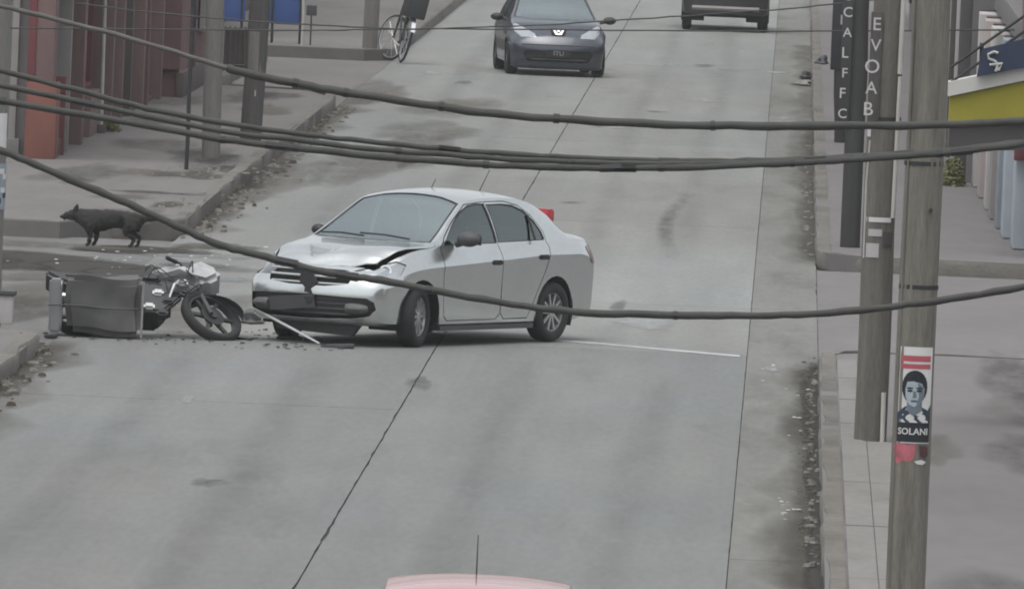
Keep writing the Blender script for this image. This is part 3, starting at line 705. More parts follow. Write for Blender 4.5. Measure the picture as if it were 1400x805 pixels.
# bonnet: cut out and buckled up by the crash
bon = [(-.60, 3.02), (-.3, 3.10), (0, 3.12), (.3, 3.10), (.60, 3.02), (.70, 2.70), (.73, 2.3), (.73, 2.12), (-.73, 2.12), (-.73, 2.3), (-.70, 2.70)]
bf = B.cut([(x, y, .9) for y, x in bon], (0, 0, 1), lambda c: c.z > .7 and c.z < 1.08 and c.x > 2.0)
o = B.take(bf, 'tmp', 'silver', car)
nb = Body.__new__(Body); nb.bm = bmesh.new(); nb.bm.from_mesh(o.data); nb.lay = nb.bm.faces.layers.int.new('sel'); bpy.data.objects.remove(o)
tri = nb.cut([(2.74, -.02, .9), (2.70, -.36, .9), (2.95, -.17, .9), (3.0, -.16, .9)], (0, 0, 1), lambda c: True)
def crumple(co_):
    x, y, z = co_
    t = sstep(2.40, 3.08, x)
    lift = t*.035 + .05*sstep(2.12, 2.85, x)*sstep(-.1, .66, y) + .008*math.exp(-((x-2.75)/.14)**2)*sstep(-.2, .5, y)
    ridge = .018*math.exp(-((y-.02-(x-2.7)*.3)/.10)**2)*t + .015*math.exp(-((y+.40)/.12)**2)*t
    dent = -.05*math.exp(-(((x-2.82)/.13)**2+((y+.17)/.14)**2))
    roll = -.07*sstep(2.97, 3.10, x)
    return Vector((x-.07*t-.02*math.sin(y*9)*t, y, z+lift+ridge+dent+roll+.006*math.sin(y*25+x*7)*t))
dn = nb.take(tri, 'dent', 'dent', car, fn=crumple)
bonnet = B.__class__.take(nb, nb.bm.faces[:], 'bonnet', 'silver', car, fn=crumple)
dn.parent = bonnet
for o_ in (bonnet, dn):
    md = o_.modifiers.new('thick', 'SOLIDIFY'); md.thickness = .012; md.offset = -1
# engine bay dark floor
box('engine_bay', 2.33, 3.02, -.60, .60, .45, .70, 'gap', car)
# lamps
hl = [(3.16, .43, .645), (3.12, .42, .725), (2.78, .70, .835), (2.70, .765, .80), (2.80, .77, .70), (3.02, .68, .63)]
for sd in (1, -1):
    pts = [(x, y*sd, z) for x, y, z in hl]
    fs = B.cut(pts, (.8, .62*sd, .15), lambda c, sd=sd: c.x > 2.45 and c.y*sd > .2)
    h = B.take(fs, 'headlight', 'lamp_clear' if sd == 1 else 'lamp_dark', car, push=.012)
    for lx, ly, lz, lr in ((2.90, .66, .735, .062), (3.03, .55, .70, .05)):
        b = bmesh.new(); lathe(b, [(-.02, lr), (.012, lr), (.012, lr*.75), (-.015, lr*.6), (-.015, .001)], 18, 'X')
        q = obj('lamp_reflector', b, 'chrome', h, smooth=True); q.location = (lx+.01, ly*sd, lz); q.rotation_euler = (0, R(-15), R(30*sd))
    tl = [(-.93, .62, .93), (-.75, .78, .95), (-.66, .80, .93), (-.70, .80, .78), (-.93, .66, .73)]
    fs = B.cut([(x, y*sd, z) for x, y, z in tl], (-.55, .83*sd, .05), lambda c, sd=sd: c.x < -.4 and c.y*sd > .35)
    B.take(fs, 'tail_light', 'lamp_red', car, push=-.004)
# front grille, intake, number plate recess
fr = lambda c: c.x > 2.85
def fcut(P, name, m, push, parent=car, fn=None):
    fs = B.cut([(3.2, y, z) for y, z in P], (1, 0, 0), fr)
    return B.take(fs, name, m, parent, push=push, fn=fn)
gr = fcut([(-.50, .715), (-.36, .735), (0, .742), (.36, .735), (.48, .715), (.44, .60), (.2, .575), (-.2, .575), (-.46, .60)], 'grille', 'gap', .035)
for z, hw, dz in ((.662, .47, .012), (.72, .49, .008), (.598, .44, .010)):
    pts = [Vector(B.warp(3.30, hw*t/8, z))+Vector((-.012, 0, 0)) for t in range(-8, 9)]
    tobj('grille_bar', pts, dz, 'silver_plain', gr, 8)
b = bmesh.new(); lathe(b, [(-.01, .075), (.014, .075), (.02, .062), (.012, .05), (.012, .001)], 24, 'X')
em = obj('emblem', b, 'plastic_grey', gr, smooth=True); em.location = (3.20, .0, .655); em.rotation_euler = (0, R(18), 0)
lowg = fcut([(-.70, .47), (-.73, .40), (-.70, .30), (-.55, .262), (.0, .255), (.5, .275), (.66, .305), (.715, .37), (.70, .44), (.64, .475), (0, .49)], 'lower_intake', 'plastic_black', .03)
for z in (.31, .36, .41, .455):
    tobj('intake_bar', [Vector(B.warp(3.30, .64*t/8, z))+Vector((-.035, 0, 0)) for t in range(-8, 7)], .008, 'plastic_grey', lowg, 6)
# fog-lamp insert on the left, broken plastic hanging in the middle, loose trim on the right
for sd in (1, -1):
    b = bmesh.new(); pr = []
    for k in range(9): pr.append(Vector(B.warp(3.30, sd*(.44+.21*k/8), .375))+Vector((-.012, 0, 0)))
    tube(b, pr, [.05, .06, .06, .06, .058, .056, .05, .045, .03], 10)
    for v in b.verts: v.co.z = .372+(v.co.z-.375)*.9
    fl_ = obj('fog_lamp_insert', b, 'case_grey', lowg, smooth=True)
b = bmesh.new(); prism(b, [(-.10, .70), (.03, .71), (.10, .62), (.03, .55), (.08, .46), (.01, .40), (-.05, .47), (-.04, .56), (-.11, .62)], 0, .02, 'X')
bp = obj('broken_bumper_plastic', b, 'plastic_black', car); bp.location = (3.315, .03, -.01); bp.rotation_euler = (0, R(-4), 0)
b = bmesh.new(); bx(b, 0, .012, -.26, .26, -.065, .065); pl = obj('number_plate', b, 'plastic_grey', car); pl.location = (3.285, -.15, .40); pl.rotation_euler = (R(6), R(5), 0)
tobj('loose_trim', [(3.10, -.73, .30), (3.28, -.40, .235), (3.40, -.05, .14), (3.52, .33, .03)], [.012, .014, .014, .010], 'silver_plain', car, 6)
b = bmesh.new(); prism(b, [(-.55, .20), (.45, .20), (.36, .09), (-.5, .12)], 2.95, 3.0, 'X'); obj('under_tray', b, 'plastic_grey', car)
# red lamp behind the rear window, aerials, wipers
b = bmesh.new(); bx(b, -.96, -.86, -.04, .17, 1.13, 1.265); bmesh.ops.bevel(b, geom=b.edges[:], offset=.015, segments=2, affect='EDGES'); hb = obj('high_brake_light', b, 'red_part', car, smooth=True)
for yy_ in (0, .12): tobj('lamp_stalk', [(-.88, yy_, 1.03), (-.90, yy_, 1.18)], .008, 'plastic_black', hb)
tobj('aerial', [(.30, .05, 1.43), (.12, .06, 1.66)], [.006, .004], 'plastic_black', car, 6)
tobj('aerial', [(.95, -.1, 1.46), (.86, -.10, 1.57)], [.006, .004], 'plastic_black', car, 6)
tobj('wiper', [(2.24, .50, 1.03), (2.225, .2, 1.055), (2.23, -.08, 1.06)], .010, 'plastic_black', car, 6)
tobj('wiper', [(2.26, -.02, 1.035), (2.235, -.3, 1.05), (2.20, -.55, 1.04)], .010, 'plastic_black', car, 6)
body = obj('body', B.bm, 'silver', car, smooth=True, angle=32, recalc=False, crease=True)
sills = box('sill', .38, 2.10, -.80, .80, .15, .20, 'plastic_grey', car)
for ax, st in ((2.467, R(14)), (0, 0)):
    for sd in (1, -1): wheel(car, ax, sd*.715, .297, .185, sd, st)
# cabin
seats(car)
b = bmesh.new(); prism(b, [(1.72, .55), (2.22, .55), (2.25, .98), (1.95, 1.0), (1.75, .93)], -.66, .66, 'Y'); obj('dashboard', b, 'dash', car, smooth=True, angle=30)
b = bmesh.new(); lathe(b, [(-.012, .18), (0, .192), (.012, .18), (0, .168)], 24, 'X', close=True); stw = obj('steering_wheel', b, 'plastic_black', car, smooth=True); stw.location = (1.66, .36, .95); stw.rotation_euler = (0, R(22), 0)
box('cabin_floor', -.5, 2.3, -.70, .70, .24, .28, 'gap', car)
box('parcel_shelf', -.42, .18, -.56, .56, .98, 1.0, 'seat_fabric', car)

# ------------------------------------------------------------------ oncoming dark hatchback, dark pickup, red hatchback
def hatch(name, label, paint, loc, rz, TT, wr=.30, wb=2.44, wtr=.72, wind=None, detail=True):
    c = empty(name, label, 'car', loc, rz)
    Bd = Body(TT); hw = TT['half']
    for ax in (0.0, wb):
        for sd in (1, -1):
            Bd.erase(Bd.cut([(ax+(wr+.05)*math.cos(k*.2618), sd*hw, wr+.01+(wr+.05)*math.sin(k*.2618)) for k in range(24)], (0, sd, 0), lambda q, sd=sd: q.y*sd > hw*.65 and q.z < .95))
            liner(c, ax, wr+.01, wr+.06, sd*.42, sd*hw*.97)
            wheel(c, ax, sd*wtr, wr, .19, sd, 0, 7)
    W = wind
    pane(Bd, [(x, y, 1.2) for y, x in W['front']], (0, 0, 1), lambda q: q.z > .85, 'windscreen', 'glass_front', c, seal=.02)
    pane(Bd, [(x, y, 1.2) for y, x in W['rear']], W.get('rear_dir', (-.6, 0, .8)), lambda q: q.z > .85 and q.x < .3, 'rear_window', 'glass_side', c, seal=.02)
    for sd in (1, -1):
        for P in W['side']:
            pane(Bd, [(x, .7*sd, z) for x, z in P], (0, sd, 0), lambda q, sd=sd: q.y*sd > .42, 'window', 'glass_side', c, seal=.018)
        for P in W['doors']:
            o1 = Bd.take(Bd.cut([(x, .7*sd, z) for x, z in P], (0, sd, 0), lambda q, sd=sd: q.y*sd > .42), 'tmp', paint, c)
            n2 = Body.__new__(Body); n2.bm = bmesh.new(); n2.bm.from_mesh(o1.data); n2.lay = n2.bm.faces.layers.int.new('sel'); bpy.data.objects.remove(o1)
            P3 = [(x, .7*sd, z) for x, z in P]
            dr_ = n2.take(n2.cut(grow(P3, centre(P3), -.01), (0, sd, 0), lambda q: True), 'door', paint, c)
            gp = obj('door_gap', n2.bm, 'gap', dr_, recalc=False)
            xb = min(x for x, z in P); box('handle', xb+.08, xb+.26, sd*hw-.012, sd*hw+.02, .80, .835, paint, dr_, .008)
        b_ = bmesh.new(); bmesh.ops.create_uvsphere(b_, u_segments=14, v_segments=8, radius=1)
        for v in b_.verts: v.co = Vector((v.co.x*.08, v.co.y*.11, v.co.z*.07))
        mo_ = obj('door_mirror', b_, 'plastic_black', c, smooth=True); mo_.location = (W['mx'], sd*(hw+.11), W.get('mz', 1.0))
        tobj('mirror_stalk', [(0, -sd*.16, -.05), (0, 0, -.01)], .025, 'plastic_black', mo_)
        hlp = [(x, y*sd, z) for x, y, z in W['head']]
        Bd.take(Bd.cut(hlp, W.get('head_dir', (.8, .5*sd, .35)) if 'head_dir' not in W else (W['head_dir'][0], W['head_dir'][1]*sd, W['head_dir'][2]), lambda q, sd=sd: q.x > wb-.3 and q.y*sd > .15), 'headlight', 'lamp_clear', c, push=.004)
        tlp = [(x, y*sd, z) for x, y, z in W['tail']]
        Bd.take(Bd.cut(tlp, (-.8, .6*sd, .1), lambda q, sd=sd: q.x < .1 and q.y*sd > .3), 'tail_light', 'lamp_red', c, push=-.003)
    fx_ = TT['ends'][1]
    for nm, P, m_, ps in W['front_cut']:
        Bd.take(Bd.cut([(fx_, y, z) for y, z in P], (1, 0, 0), lambda q: q.x > wb+.25), nm, m_, c, push=ps)
    for z, h_, r2, m_ in W['bars']:
        tobj('bumper_line', [Vector(Bd.warp(fx_, h_*t/8, z))+Vector((.0, 0, 0)) for t in range(-8, 9)], r2, m_, c, 6)
    obj('body', Bd.bm, paint, c, smooth=True, angle=32, recalc=False)
    seats(c); box('cabin_floor', -.3, 2.2, -.66, .66, .25, .29, 'gap', c)
    b_ = bmesh.new(); prism(b_, [(1.75, .55), (2.2, .55), (2.22, .93), (1.95, .95), (1.78, .9)], -.64, .64, 'Y'); obj('dashboard', b_, 'dash', c)
    return c, Bd
T2 = dict(ends=(-.62, 3.18), half=.83, front=(.24, .20, .05), rear=(.10, .10), round=.12, fzr=(.48, .86),
    zb=[(-.62, .28), (-.2, .20), (2.2, .17), (2.7, .13), (3.18, .12)], wm=[(-.62, .78), (0, .83), (1.2, .835), (2.5, .83), (3.18, .78)],
    zc=[(-.62, .80), (0, .82), (1.2, .80), (2.4, .76), (3.18, .58)], wc=[(-.62, .77), (0, .825), (1.2, .83), (2.5, .825), (3.18, .765)],
    zl=[(-.62, 1.0), (0, .985), (1.0, .955), (2.1, .93), (2.5, .89), (2.9, .80), (3.18, .70)], wl=[(-.62, .70), (0, .75), (1.2, .755), (2.3, .745), (2.8, .70), (3.18, .62)],
    ze=[(-.62, 1.05), (-.4, 1.22), (-.1, 1.36), (.3, 1.415), (.9, 1.425), (1.35, 1.37), (1.7, 1.22), (2.15, 1.0), (2.4, .945), (2.9, .83), (3.18, .72)],
    we=[(-.62, .60), (-.3, .57), (.3, .57), (1.3, .575), (1.7, .62), (2.15, .69), (2.6, .67), (3.0, .60), (3.18, .54)],
    zt=[(-.62, 1.10), (-.45, 1.25), (-.15, 1.40), (.3, 1.465), (.8, 1.47), (1.35, 1.42), (1.6, 1.32), (2.25, 1.01), (2.4, .985), (2.8, .91), (3.18, .76)])
W2 = dict(front=[(-.66, 2.1), (-.4, 2.24), (0, 2.29), (.4, 2.24), (.66, 2.1), (.53, 1.42), (.25, 1.38), (0, 1.37), (-.25, 1.38), (-.53, 1.42)],
    rear=[(-.5, -.52), (0, -.56), (.5, -.52), (.46, -.22), (0, -.18), (-.46, -.22)], rear_dir=(0, 0, 1),
    side=[[(1.95, .98), (1.7, 1.17), (1.4, 1.32), (1.2, 1.36), (1.02, 1.36), (1.0, .99)], [(.94, .995), (.95, 1.36), (.5, 1.36), (.1, 1.30), (-.12, 1.12), (-.05, 1.03)]],
    doors=[[(2.05, .92), (2.1, .6), (2.02, .26), (.98, .26), (.96, .96)], [(.94, .96), (.94, .26), (.5, .26), (.36, .5), (.16, .72), (.06, .96)]],
    mx=1.86, head=[(3.06, .38, .70), (2.98, .42, .78), (2.55, .70, .935), (2.48, .745, .92), (2.70, .745, .80), (2.95, .62, .69)],
    tail=[(-.5, .55, 1.0), (-.3, .75, 1.05), (-.25, .78, .95), (-.5, .66, .75)],
    front_cut=[('lower_intake', [(-.52, .46), (-.58, .40), (-.50, .26), (.50, .26), (.58, .40), (.52, .46)], 'plastic_black', .02)],
    bars=[(.56, .60, .012, 'plastic_grey'), (.30, .44, .01, 'plastic_grey')])
peu, Bp = hatch('hatchback_car', 'dark graphite hatchback driving towards the camera at the top of the road', 'graphite', (-4.27, 214.9, 0), R(276), T2, wind=W2)
peu.scale = (1, 1.03, .95)
b = bmesh.new()                                   # silver badge: two raised wings and a head
for P in ([(-.10, .075), (-.065, .075), (-.035, .01), (0, -.02), (0, -.05), (-.05, -.045)], [(.10, .075), (.065, .075), (.035, .01), (0, -.02), (0, -.05), (.05, -.045)], [(-.028, .06), (0, .085), (.028, .06), (.024, .015), (-.024, .015)]):
    prism(b, P, 0, .012, 'X')
bmesh.ops.recalc_face_normals(b, faces=b.faces[:])
bd = obj('badge', b, 'alloy', peu); bd.location = (3.005, 0, .775); bd.rotation_euler = (0, R(-38), 0)
b = bmesh.new(); prism(b, [(-.14, .10), (.14, .10), (.10, -.06), (-.10, -.06)], -.004, .0, 'X'); bb = obj('badge_backing', b, 'gap', peu); bb.location = (2.998, 0, .775); bb.rotation_euler = (0, R(-38), 0)
npb = box('number_plate', 3.17, 3.185, -.20, .20, .345, .475, 'plastic_black', peu)
text_mesh('ITU', .115, 'frame_pale', npb, (3.187, 0, .41), (R(90), 0, R(90)))
T3 = dict(ends=(-1.0, 3.75), half=.90, front=(.14, .06, .04), rear=(.04, .02), round=.10, fzr=(.75, 1.1),
    zb=[(-1.0, .42), (0, .36), (3.0, .33), (3.75, .33)], wm=[(-1, .86), (0, .895), (3.0, .895), (3.75, .87)], zc=[(-1, .95), (3.0, .95), (3.75, .88)], wc=[(-1, .855), (0, .89), (3.0, .89), (3.75, .86)],
    zl=[(-1, 1.12), (1, 1.14), (2.4, 1.14), (3.2, 1.08), (3.75, 1.0)], wl=[(-1, .80), (0, .82), (2.5, .82), (3.4, .80), (3.75, .76)],
    ze=[(-1, 1.14), (-.2, 1.16), (.15, 1.2), (.4, 1.68), (.8, 1.72), (1.5, 1.70), (1.8, 1.55), (2.45, 1.18), (3.2, 1.1), (3.75, 1.02)],
    we=[(-1, .75), (.1, .72), (.4, .60), (1.5, .61), (1.9, .66), (2.45, .74), (3.2, .72), (3.75, .68)],
    zt=[(-1, 1.15), (-.2, 1.17), (.15, 1.22), (.4, 1.72), (.8, 1.78), (1.5, 1.76), (1.8, 1.60), (2.45, 1.22), (3.2, 1.15), (3.75, 1.04)])
W3 = dict(front=[(-.66, 2.36), (0, 2.42), (.66, 2.36), (.55, 1.68), (0, 1.62), (-.55, 1.68)], rear=[(-.5, .22), (.5, .22), (.46, .36), (-.46, .36)], rear_dir=(0, 0, 1),
    side=[[(2.2, 1.2), (1.75, 1.5), (1.5, 1.62), (1.2, 1.64), (1.18, 1.2)], [(1.1, 1.2), (1.1, 1.64), (.6, 1.64), (.42, 1.5), (.38, 1.22)]],
    doors=[[(2.35, 1.1), (2.35, .45), (1.16, .45), (1.15, 1.1)], [(1.12, 1.1), (1.12, .45), (.5, .45), (.4, 1.1)]], mx=2.1, mz=1.25,
    head=[(3.66, .42, .78), (3.66, .42, .95), (3.45, .80, .98), (3.5, .82, .80)], tail=[(-.95, .72, 1.05), (-.85, .84, 1.05), (-.85, .86, .75), (-.95, .74, .75)],
    front_cut=[('grille', [(-.36, .93), (-.36, .72), (.36, .72), (.36, .93)], 'gap', .03)],
    bars=[(.46, .66, .05, 'frame_pale'), (.83, .36, .02, 'chrome')])
hatch('pickup_truck', 'dark pickup with pale front bumper, cut off at the top of the picture', 'darkpaint', (-1.35, 250.7, 0), R(270.5), T3, wr=.36, wb=2.85, wtr=.76, wind=W3)
red, Br = hatch('hatchback_car', 'red hatchback of which only the pale shining roof shows at the bottom edge', 'redpaint', (-1.57, 67.25, 0), R(90.5), dict(T2, front=(.2, .16, .05)), wind=W2)
tobj('aerial', [(.9, .02, 1.465), (.93, .02, 1.68)], [.005, .003], 'plastic_black', red, 6)
red.scale = (1, .88, 1)

# ================================================================== fallen motorcycle (front to the right, leaning away)
moto = empty('motorcycle', 'dark motorcycle with grey front fairing fallen on its side beside the silver car', 'motorcycle', (-6.74, 119.9, .02), R(1))
moto.rotation_euler = (R(-54), 0, R(4))
def mwheel(x, r, wd, sp, steer=0):
    b = bmesh.new(); lathe(b, [(-wd*.35, r*.80), (-wd*.5, r*.88), (-wd*.42, r*.96), (0, r), (wd*.42, r*.96), (wd*.5, r*.88), (wd*.35, r*.80)], 40)
    t = obj('wheel', b, 'rubber', moto, smooth=True, angle=60); t.location = (x, 0, r); t.rotation_euler = (0, 0, steer)
    b = bmesh.new(); lathe(b, [(-wd*.3, r*.82), (-wd*.3, r*.74), (wd*.3, r*.74), (wd*.3, r*.82)], 40)
    for k in range(sp):
        a = k*2*math.pi/sp + .3; ww = .024
        c, s_ = math.cos(a), math.sin(a)
        P = lambda q, l, d: (c*q-s_*l, d, s_*q+c*l)
        A = [b.verts.new(P(*v)) for v in ((.04, -ww, -.015), (.04, ww, -.015), (r*.77, ww*.7, -.012), (r*.77, -ww*.7, -.012))]
        D = [b.verts.new(P(*v)) for v in ((.04, -ww, .015), (.04, ww, .015), (r*.77, ww*.7, .012), (r*.77, -ww*.7, .012))]
        b.faces.new(A); b.faces.new(D[::-1])
        for i in range(4): b.faces.new((A[i], D[i], D[(i+1) % 4], A[(i+1) % 4]))
    lathe(b, [(-.05, .001), (-.05, .045), (.05, .045), (.05, .001)], 16)
    obj('rim', b, 'moto_dark', t, smooth=True, angle=40)
    b = bmesh.new(); lathe(b, [(-.032, .05), (-.032, .125), (-.027, .125), (-.027, .05)], 28); obj('brake_disc', b, 'metal_dark', t)
    return t
mwheel(1.27, .325, .105, 6, R(26)); mwheel(0.0, .29, .12, 6)
tobj('fork_leg', [(1.27, -.075, .29), (1.06, -.085, .86)], .022, 'plastic_grey', moto)
tobj('fork_leg', [(1.27, .075, .29), (1.06, .085, .86)], .022, 'plastic_grey', moto)
b = bmesh.new(); A = []
for k in range(13):
    a = R(15+120*k/12); A.append([b.verts.new((1.27+.325*math.cos(a), y, .295+.325*math.sin(a)+dz)) for y, dz in ((-.065, -.03), (-.04, .008), (.04, .008), (.065, -.03))])
for p_, q_ in zip(A, A[1:]):
    for i in range(3): b.faces.new((p_[i], p_[i+1], q_[i+1], q_[i]))
obj('front_mudguard', b, 'moto_dark', moto, smooth=True)
def pod(name, x0, x1, prof, m, bev=.03, parent=moto):
    """side outline swept across with rounded edges"""
    b = bmesh.new(); prism(b, prof, x0, x1, 'Y'); bmesh.ops.bevel(b, geom=b.edges[:], offset=bev, segments=3, affect='EDGES'); return obj(name, b, m, parent, smooth=True, angle=50)
pod('fuel_tank', -.14, .14, [(.52, .68), (.60, .82), (.80, .90), (.98, .86), (1.0, .74), (.8, .66)], 'moto_dark', .05)
pod('headlamp_fairing', -.16, .16, [(1.0, .76), (1.04, .98), (1.16, 1.04), (1.33, .93), (1.36, .80), (1.22, .68)], 'moto_pale', .05)
pod('tank_cover', -.16, -.10, [(.66, .80), (.80, .90), (1.02, .92), (1.06, .80), (.9, .74)], 'moto_pale', .02)
pod('side_panel', -.17, -.13, [(.95, .86), (1.16, .74), (1.10, .58), (.80, .62), (.72, .74)], 'moto_dark', .015)
pod('seat', -.13, .13, [(-.20, .76), (.02, .80), (.40, .74), (.60, .78), (.58, .68), (.1, .66), (-.18, .70)], 'plastic_black', .035)
pod('tail_panel', -.12, .12, [(-.36, .78), (-.30, .84), (.10, .70), (.30, .60), (.05, .56), (-.2, .66)], 'moto_dark', .03)
pod('engine_block', -.13, .15, [(.42, .24), (.38, .42), (.60, .60), (.78, .60), (.84, .40), (.74, .24)], 'moto_dark', .03)
pod('belly_panel', -.19, -.12, [(.30, .14), (.34, .46), (.62, .58), (.92, .56), (.98, .40), (.80, .16)], 'moto_dark', .02)
pod('belly_panel', -.17, -.10, [(.70, .60), (.95, .80), (1.12, .78), (1.16, .62), (1.02, .45)], 'plastic_grey', .02)
b = bmesh.new()
for k in range(6): bx(b, .66+.0*k, .88, -.12, .12, .44+.028*k, .455+.028*k)
obj('cylinder_fins', b, 'metal_dark', moto)
b = bmesh.new(); lathe(b, [(-.03, .001), (-.03, .10), (.0, .105), (0, .001)], 24); q = obj('clutch_cover', b, 'alloy', moto, smooth=True); q.location = (.55, -.13, .36)
tobj('frame_tube', [(1.04, 0, .84), (.92, -.05, .50), (.80, -.08, .24), (.45, -.09, .20), (.20, -.08, .45)], .018, 'moto_dark', moto)
tobj('frame_tube', [(1.02, .0, .80), (.6, .03, .66), (.2, .08, .60), (-.2, .08, .72)], .02, 'moto_dark', moto)
for sd in (-1, 1): tobj('swing_arm', [(.40, sd*.08, .34), (0, sd*.09, .29)], .022, 'moto_dark', moto)
for sd in (-1, 1): tobj('shock_absorber', [(.05, sd*.11, .32), (.16, sd*.11, .64)], .026, 'chrome', moto)
tobj('exhaust_pipe', [(.80, -.06, .48), (.90, -.10, .36), (.78, -.15, .22), (.45, -.17, .20)], .02, 'chrome', moto)
tobj('silencer', [(.45, -.17, .20), (.30, -.18, .22), (-.25, -.19, .33)], [.022, .045, .045], 'chrome', moto, 12)
tobj('handlebar', [(.86, -.24, .90), (.96, -.16, .94), (1.05, 0, .90), (.98, .2, .98), (.90, .36, .96)], .013, 'plastic_grey', moto)
tobj('handle_grip', [(.92, -.19, .92), (.82, -.27, .885)], .02, 'rubber', moto); tobj('handle_grip', [(.93, .29, .97), (.88, .40, .95)], .02, 'rubber', moto)
for sd in (-1, 1): tobj('foot_peg', [(.42, sd*.12, .26), (.42, sd*.27, .26)], .014, 'rubber', moto)
tobj('crash_bar', [(.98, -.06, .66), (.96, -.22, .62), (.90, -.27, .48), (.86, -.2, .36), (.82, -.08, .3)], .013, 'chrome', moto)
rd = random.Random(21)
for k in range(9):
    a = Vector((rd.uniform(.55, 1.1), -.15, rd.uniform(.35, .85))); e = Vector((rd.uniform(.5, 1.2), -.19, rd.uniform(.3, .9))); m_ = (a+e)/2 + Vector((rd.uniform(-.1, .1), -.07, rd.uniform(.0, .15)))
    tobj('control_cable', catm([a, m_, e], 5), .006, 'plastic_black', moto, 5)
for k, (x, z) in enumerate([(.48, .22), (.66, .20), (.36, .30), (.84, .30), (.72, .46), (.92, .42), (.58, .52), (1.0, .55), (.42, .42), (.78, .16)]):
    b = bmesh.new(); bx(b, x-.05, x+.06, -.22, -.12, z-.04, z+.05); bmesh.ops.bevel(b, geom=b.edges[:], offset=.02, segments=2, affect='EDGES'); q = obj('engine_cover', b, ('metal_dark', 'alloy', 'moto_dark')[k % 3], moto, smooth=True); q.rotation_euler = (0, rd.uniform(-.05, .05), 0)
# bulky dark load over the rear wheel
def soft_box(name, x0, x1, y0, y1, z0, z1, m, parent, bev, amp, seed):
    b = bmesh.new(); bx(b, x0, x1, y0, y1, z0, z1); bmesh.ops.bevel(b, geom=b.edges[:], offset=bev, segments=4, affect='EDGES'); bmesh.ops.subdivide_edges(b, edges=[e for e in b.edges if e.calc_length() > .12], cuts=7, use_grid_fill=True)
    rd_ = random.Random(seed); ph = [rd_.uniform(0, 6) for _ in range(6)]
    for v in b.verts:
        x, y, z = v.co; k = math.sin(9*x+ph[0]+3*z)*.5 + math.sin(14*z+ph[1]+5*x)*.35 + math.sin(23*x-11*z+ph[2])*.25
        v.co += Vector((amp*.5*math.sin(11*z+ph[3]), amp*k, amp*.6*math.sin(8*x+ph[4]+y*5)))
    return obj(name, b, m, parent, smooth=True, angle=70)
case = empty('load_bundle', 'bulky dark grey bundle with a pale end lying behind the fallen motorcycle', 'bundle', (-6.86, 119.5, 0), R(2))
soft_box('bundle_body', 0, .73, 0, .5, .03, .585, 'case_grey', case, .06, .032, 4)
soft_box('pale_end', -.165, -.04, .03, .4, .04, .55, 'moto_grey', case, .02, .008, 5)
for z in (.30,): tobj('strap', catm([(-.17, -.0, z), (.1, -.035, z+.01), (.4, -.03, z-.01), (.74, -.01, z), (.745, .3, z)], 4), .008, 'plastic_black', case, 5)
tobj('edge_pipe', [(.735, -.02, .02), (.74, -.02, .56)], .012, 'frame_pale', case, 6)

# ================================================================== poles on the right pavement
def pole(name, label, x, y, z0, h, r0, r1, m, lean=(0, 0), seg=18, cat='pole', group=None):
    """tapered, slightly crooked pole; returns an Empty-like root mesh"""
    rt = empty(name, label, cat, (x, y, z0), 0, group)
    n = 9; rd = random.Random(int(x*100+y)); pts = []; rs = []
    for k in range(n+1):
        t = k/n; pts.append((lean[0]*t*h + rd.uniform(-.008, .008), lean[1]*t*h + rd.uniform(-.008, .008), -.1 + (h+.1)*t)); rs.append(r0+(r1-r0)*t)
    tobj('shaft', pts, rs, m, rt, seg)
    return rt
def band(name, R_, z0, z1, u0, u1, m, parent, cx=0, cy=0, off=.003, n=10):
    """sheet of paper wrapped on a pole: u in metres round the side that faces the road's near end"""
    b = bmesh.new(); A = []
    for k in range(n+1):
        u = u0+(u1-u0)*k/n; a = u/R_; rr_ = R_+off
        A.append((b.verts.new((cx+rr_*math.sin(a), cy-rr_*math.cos(a), z0)), b.verts.new((cx+rr_*math.sin(a), cy-rr_*math.cos(a), z1))))
    for p_, q_ in zip(A, A[1:]): b.faces.new((p_[0], q_[0], q_[1], p_[1]))
    return obj(name, b, m, parent, smooth=True, recalc=False)
def wrap_poly(name, R_, poly, m, parent, cx, cy, zc, off):
    """flat outline (u, v) printed on the wrapped poster"""
    b = bmesh.new(); f = b.faces.new([b.verts.new((u, v, 0)) for u, v in poly])
    bmesh.ops.triangulate(b, faces=[f]); bmesh.ops.subdivide_edges(b, edges=b.edges[:], cuts=2, use_grid_fill=True)
    for v in b.verts:
        a = v.co.x/R_; zz = v.co.y; v.co = Vector((cx+(R_+off)*math.sin(a), cy-(R_+off)*math.cos(a), zc+zz))
    for f in b.faces:
        f.normal_update()
        if f.normal.y > 0: f.normal_flip()
    return obj(name, b, m, parent, recalc=False)
def ell(cx, cy, rx, ry, n=20, a0=0, a1=360): return [(cx+rx*math.cos(R(a0+(a1-a0)*k/n)), cy+ry*math.sin(R(a0+(a1-a0)*k/n))) for k in range(n+(a1-a0 < 360))]

# nearest wooden pole, with the election-style poster
P1 = pole('utility_pole', 'nearest weathered wooden pole, with a portrait poster on it', .955, 85.62, .15, 8.2, .138, .128, 'pole_wood', (.001, 0))
RP = .137; zc = 1.62; pcx, pcy = .003, 0
pst = empty('portrait_poster', 'portrait poster with dark-haired head above white lettering, wrapped on nearest wooden pole', 'poster', (.955, 85.62, 0))
band('paper_sheet', RP, 1.292, 1.955, -.128, .128, 'paper', pst, pcx, pcy, .004)
band('red_stripe', RP, 1.855, 1.895, -.11, .11, 'paper_red', pst, pcx, pcy, .0055)
band('red_stripe', RP, 1.805, 1.838, -.11, .11, 'paper_red', pst, pcx, pcy, .0055)
band('dark_footer', RP, 1.30, 1.435, -.125, .125, 'ink', pst, pcx, pcy, .0055)
def pp(poly, m, off, name): return wrap_poly(name, RP, poly, m, pst, pcx, pcy, zc, off)
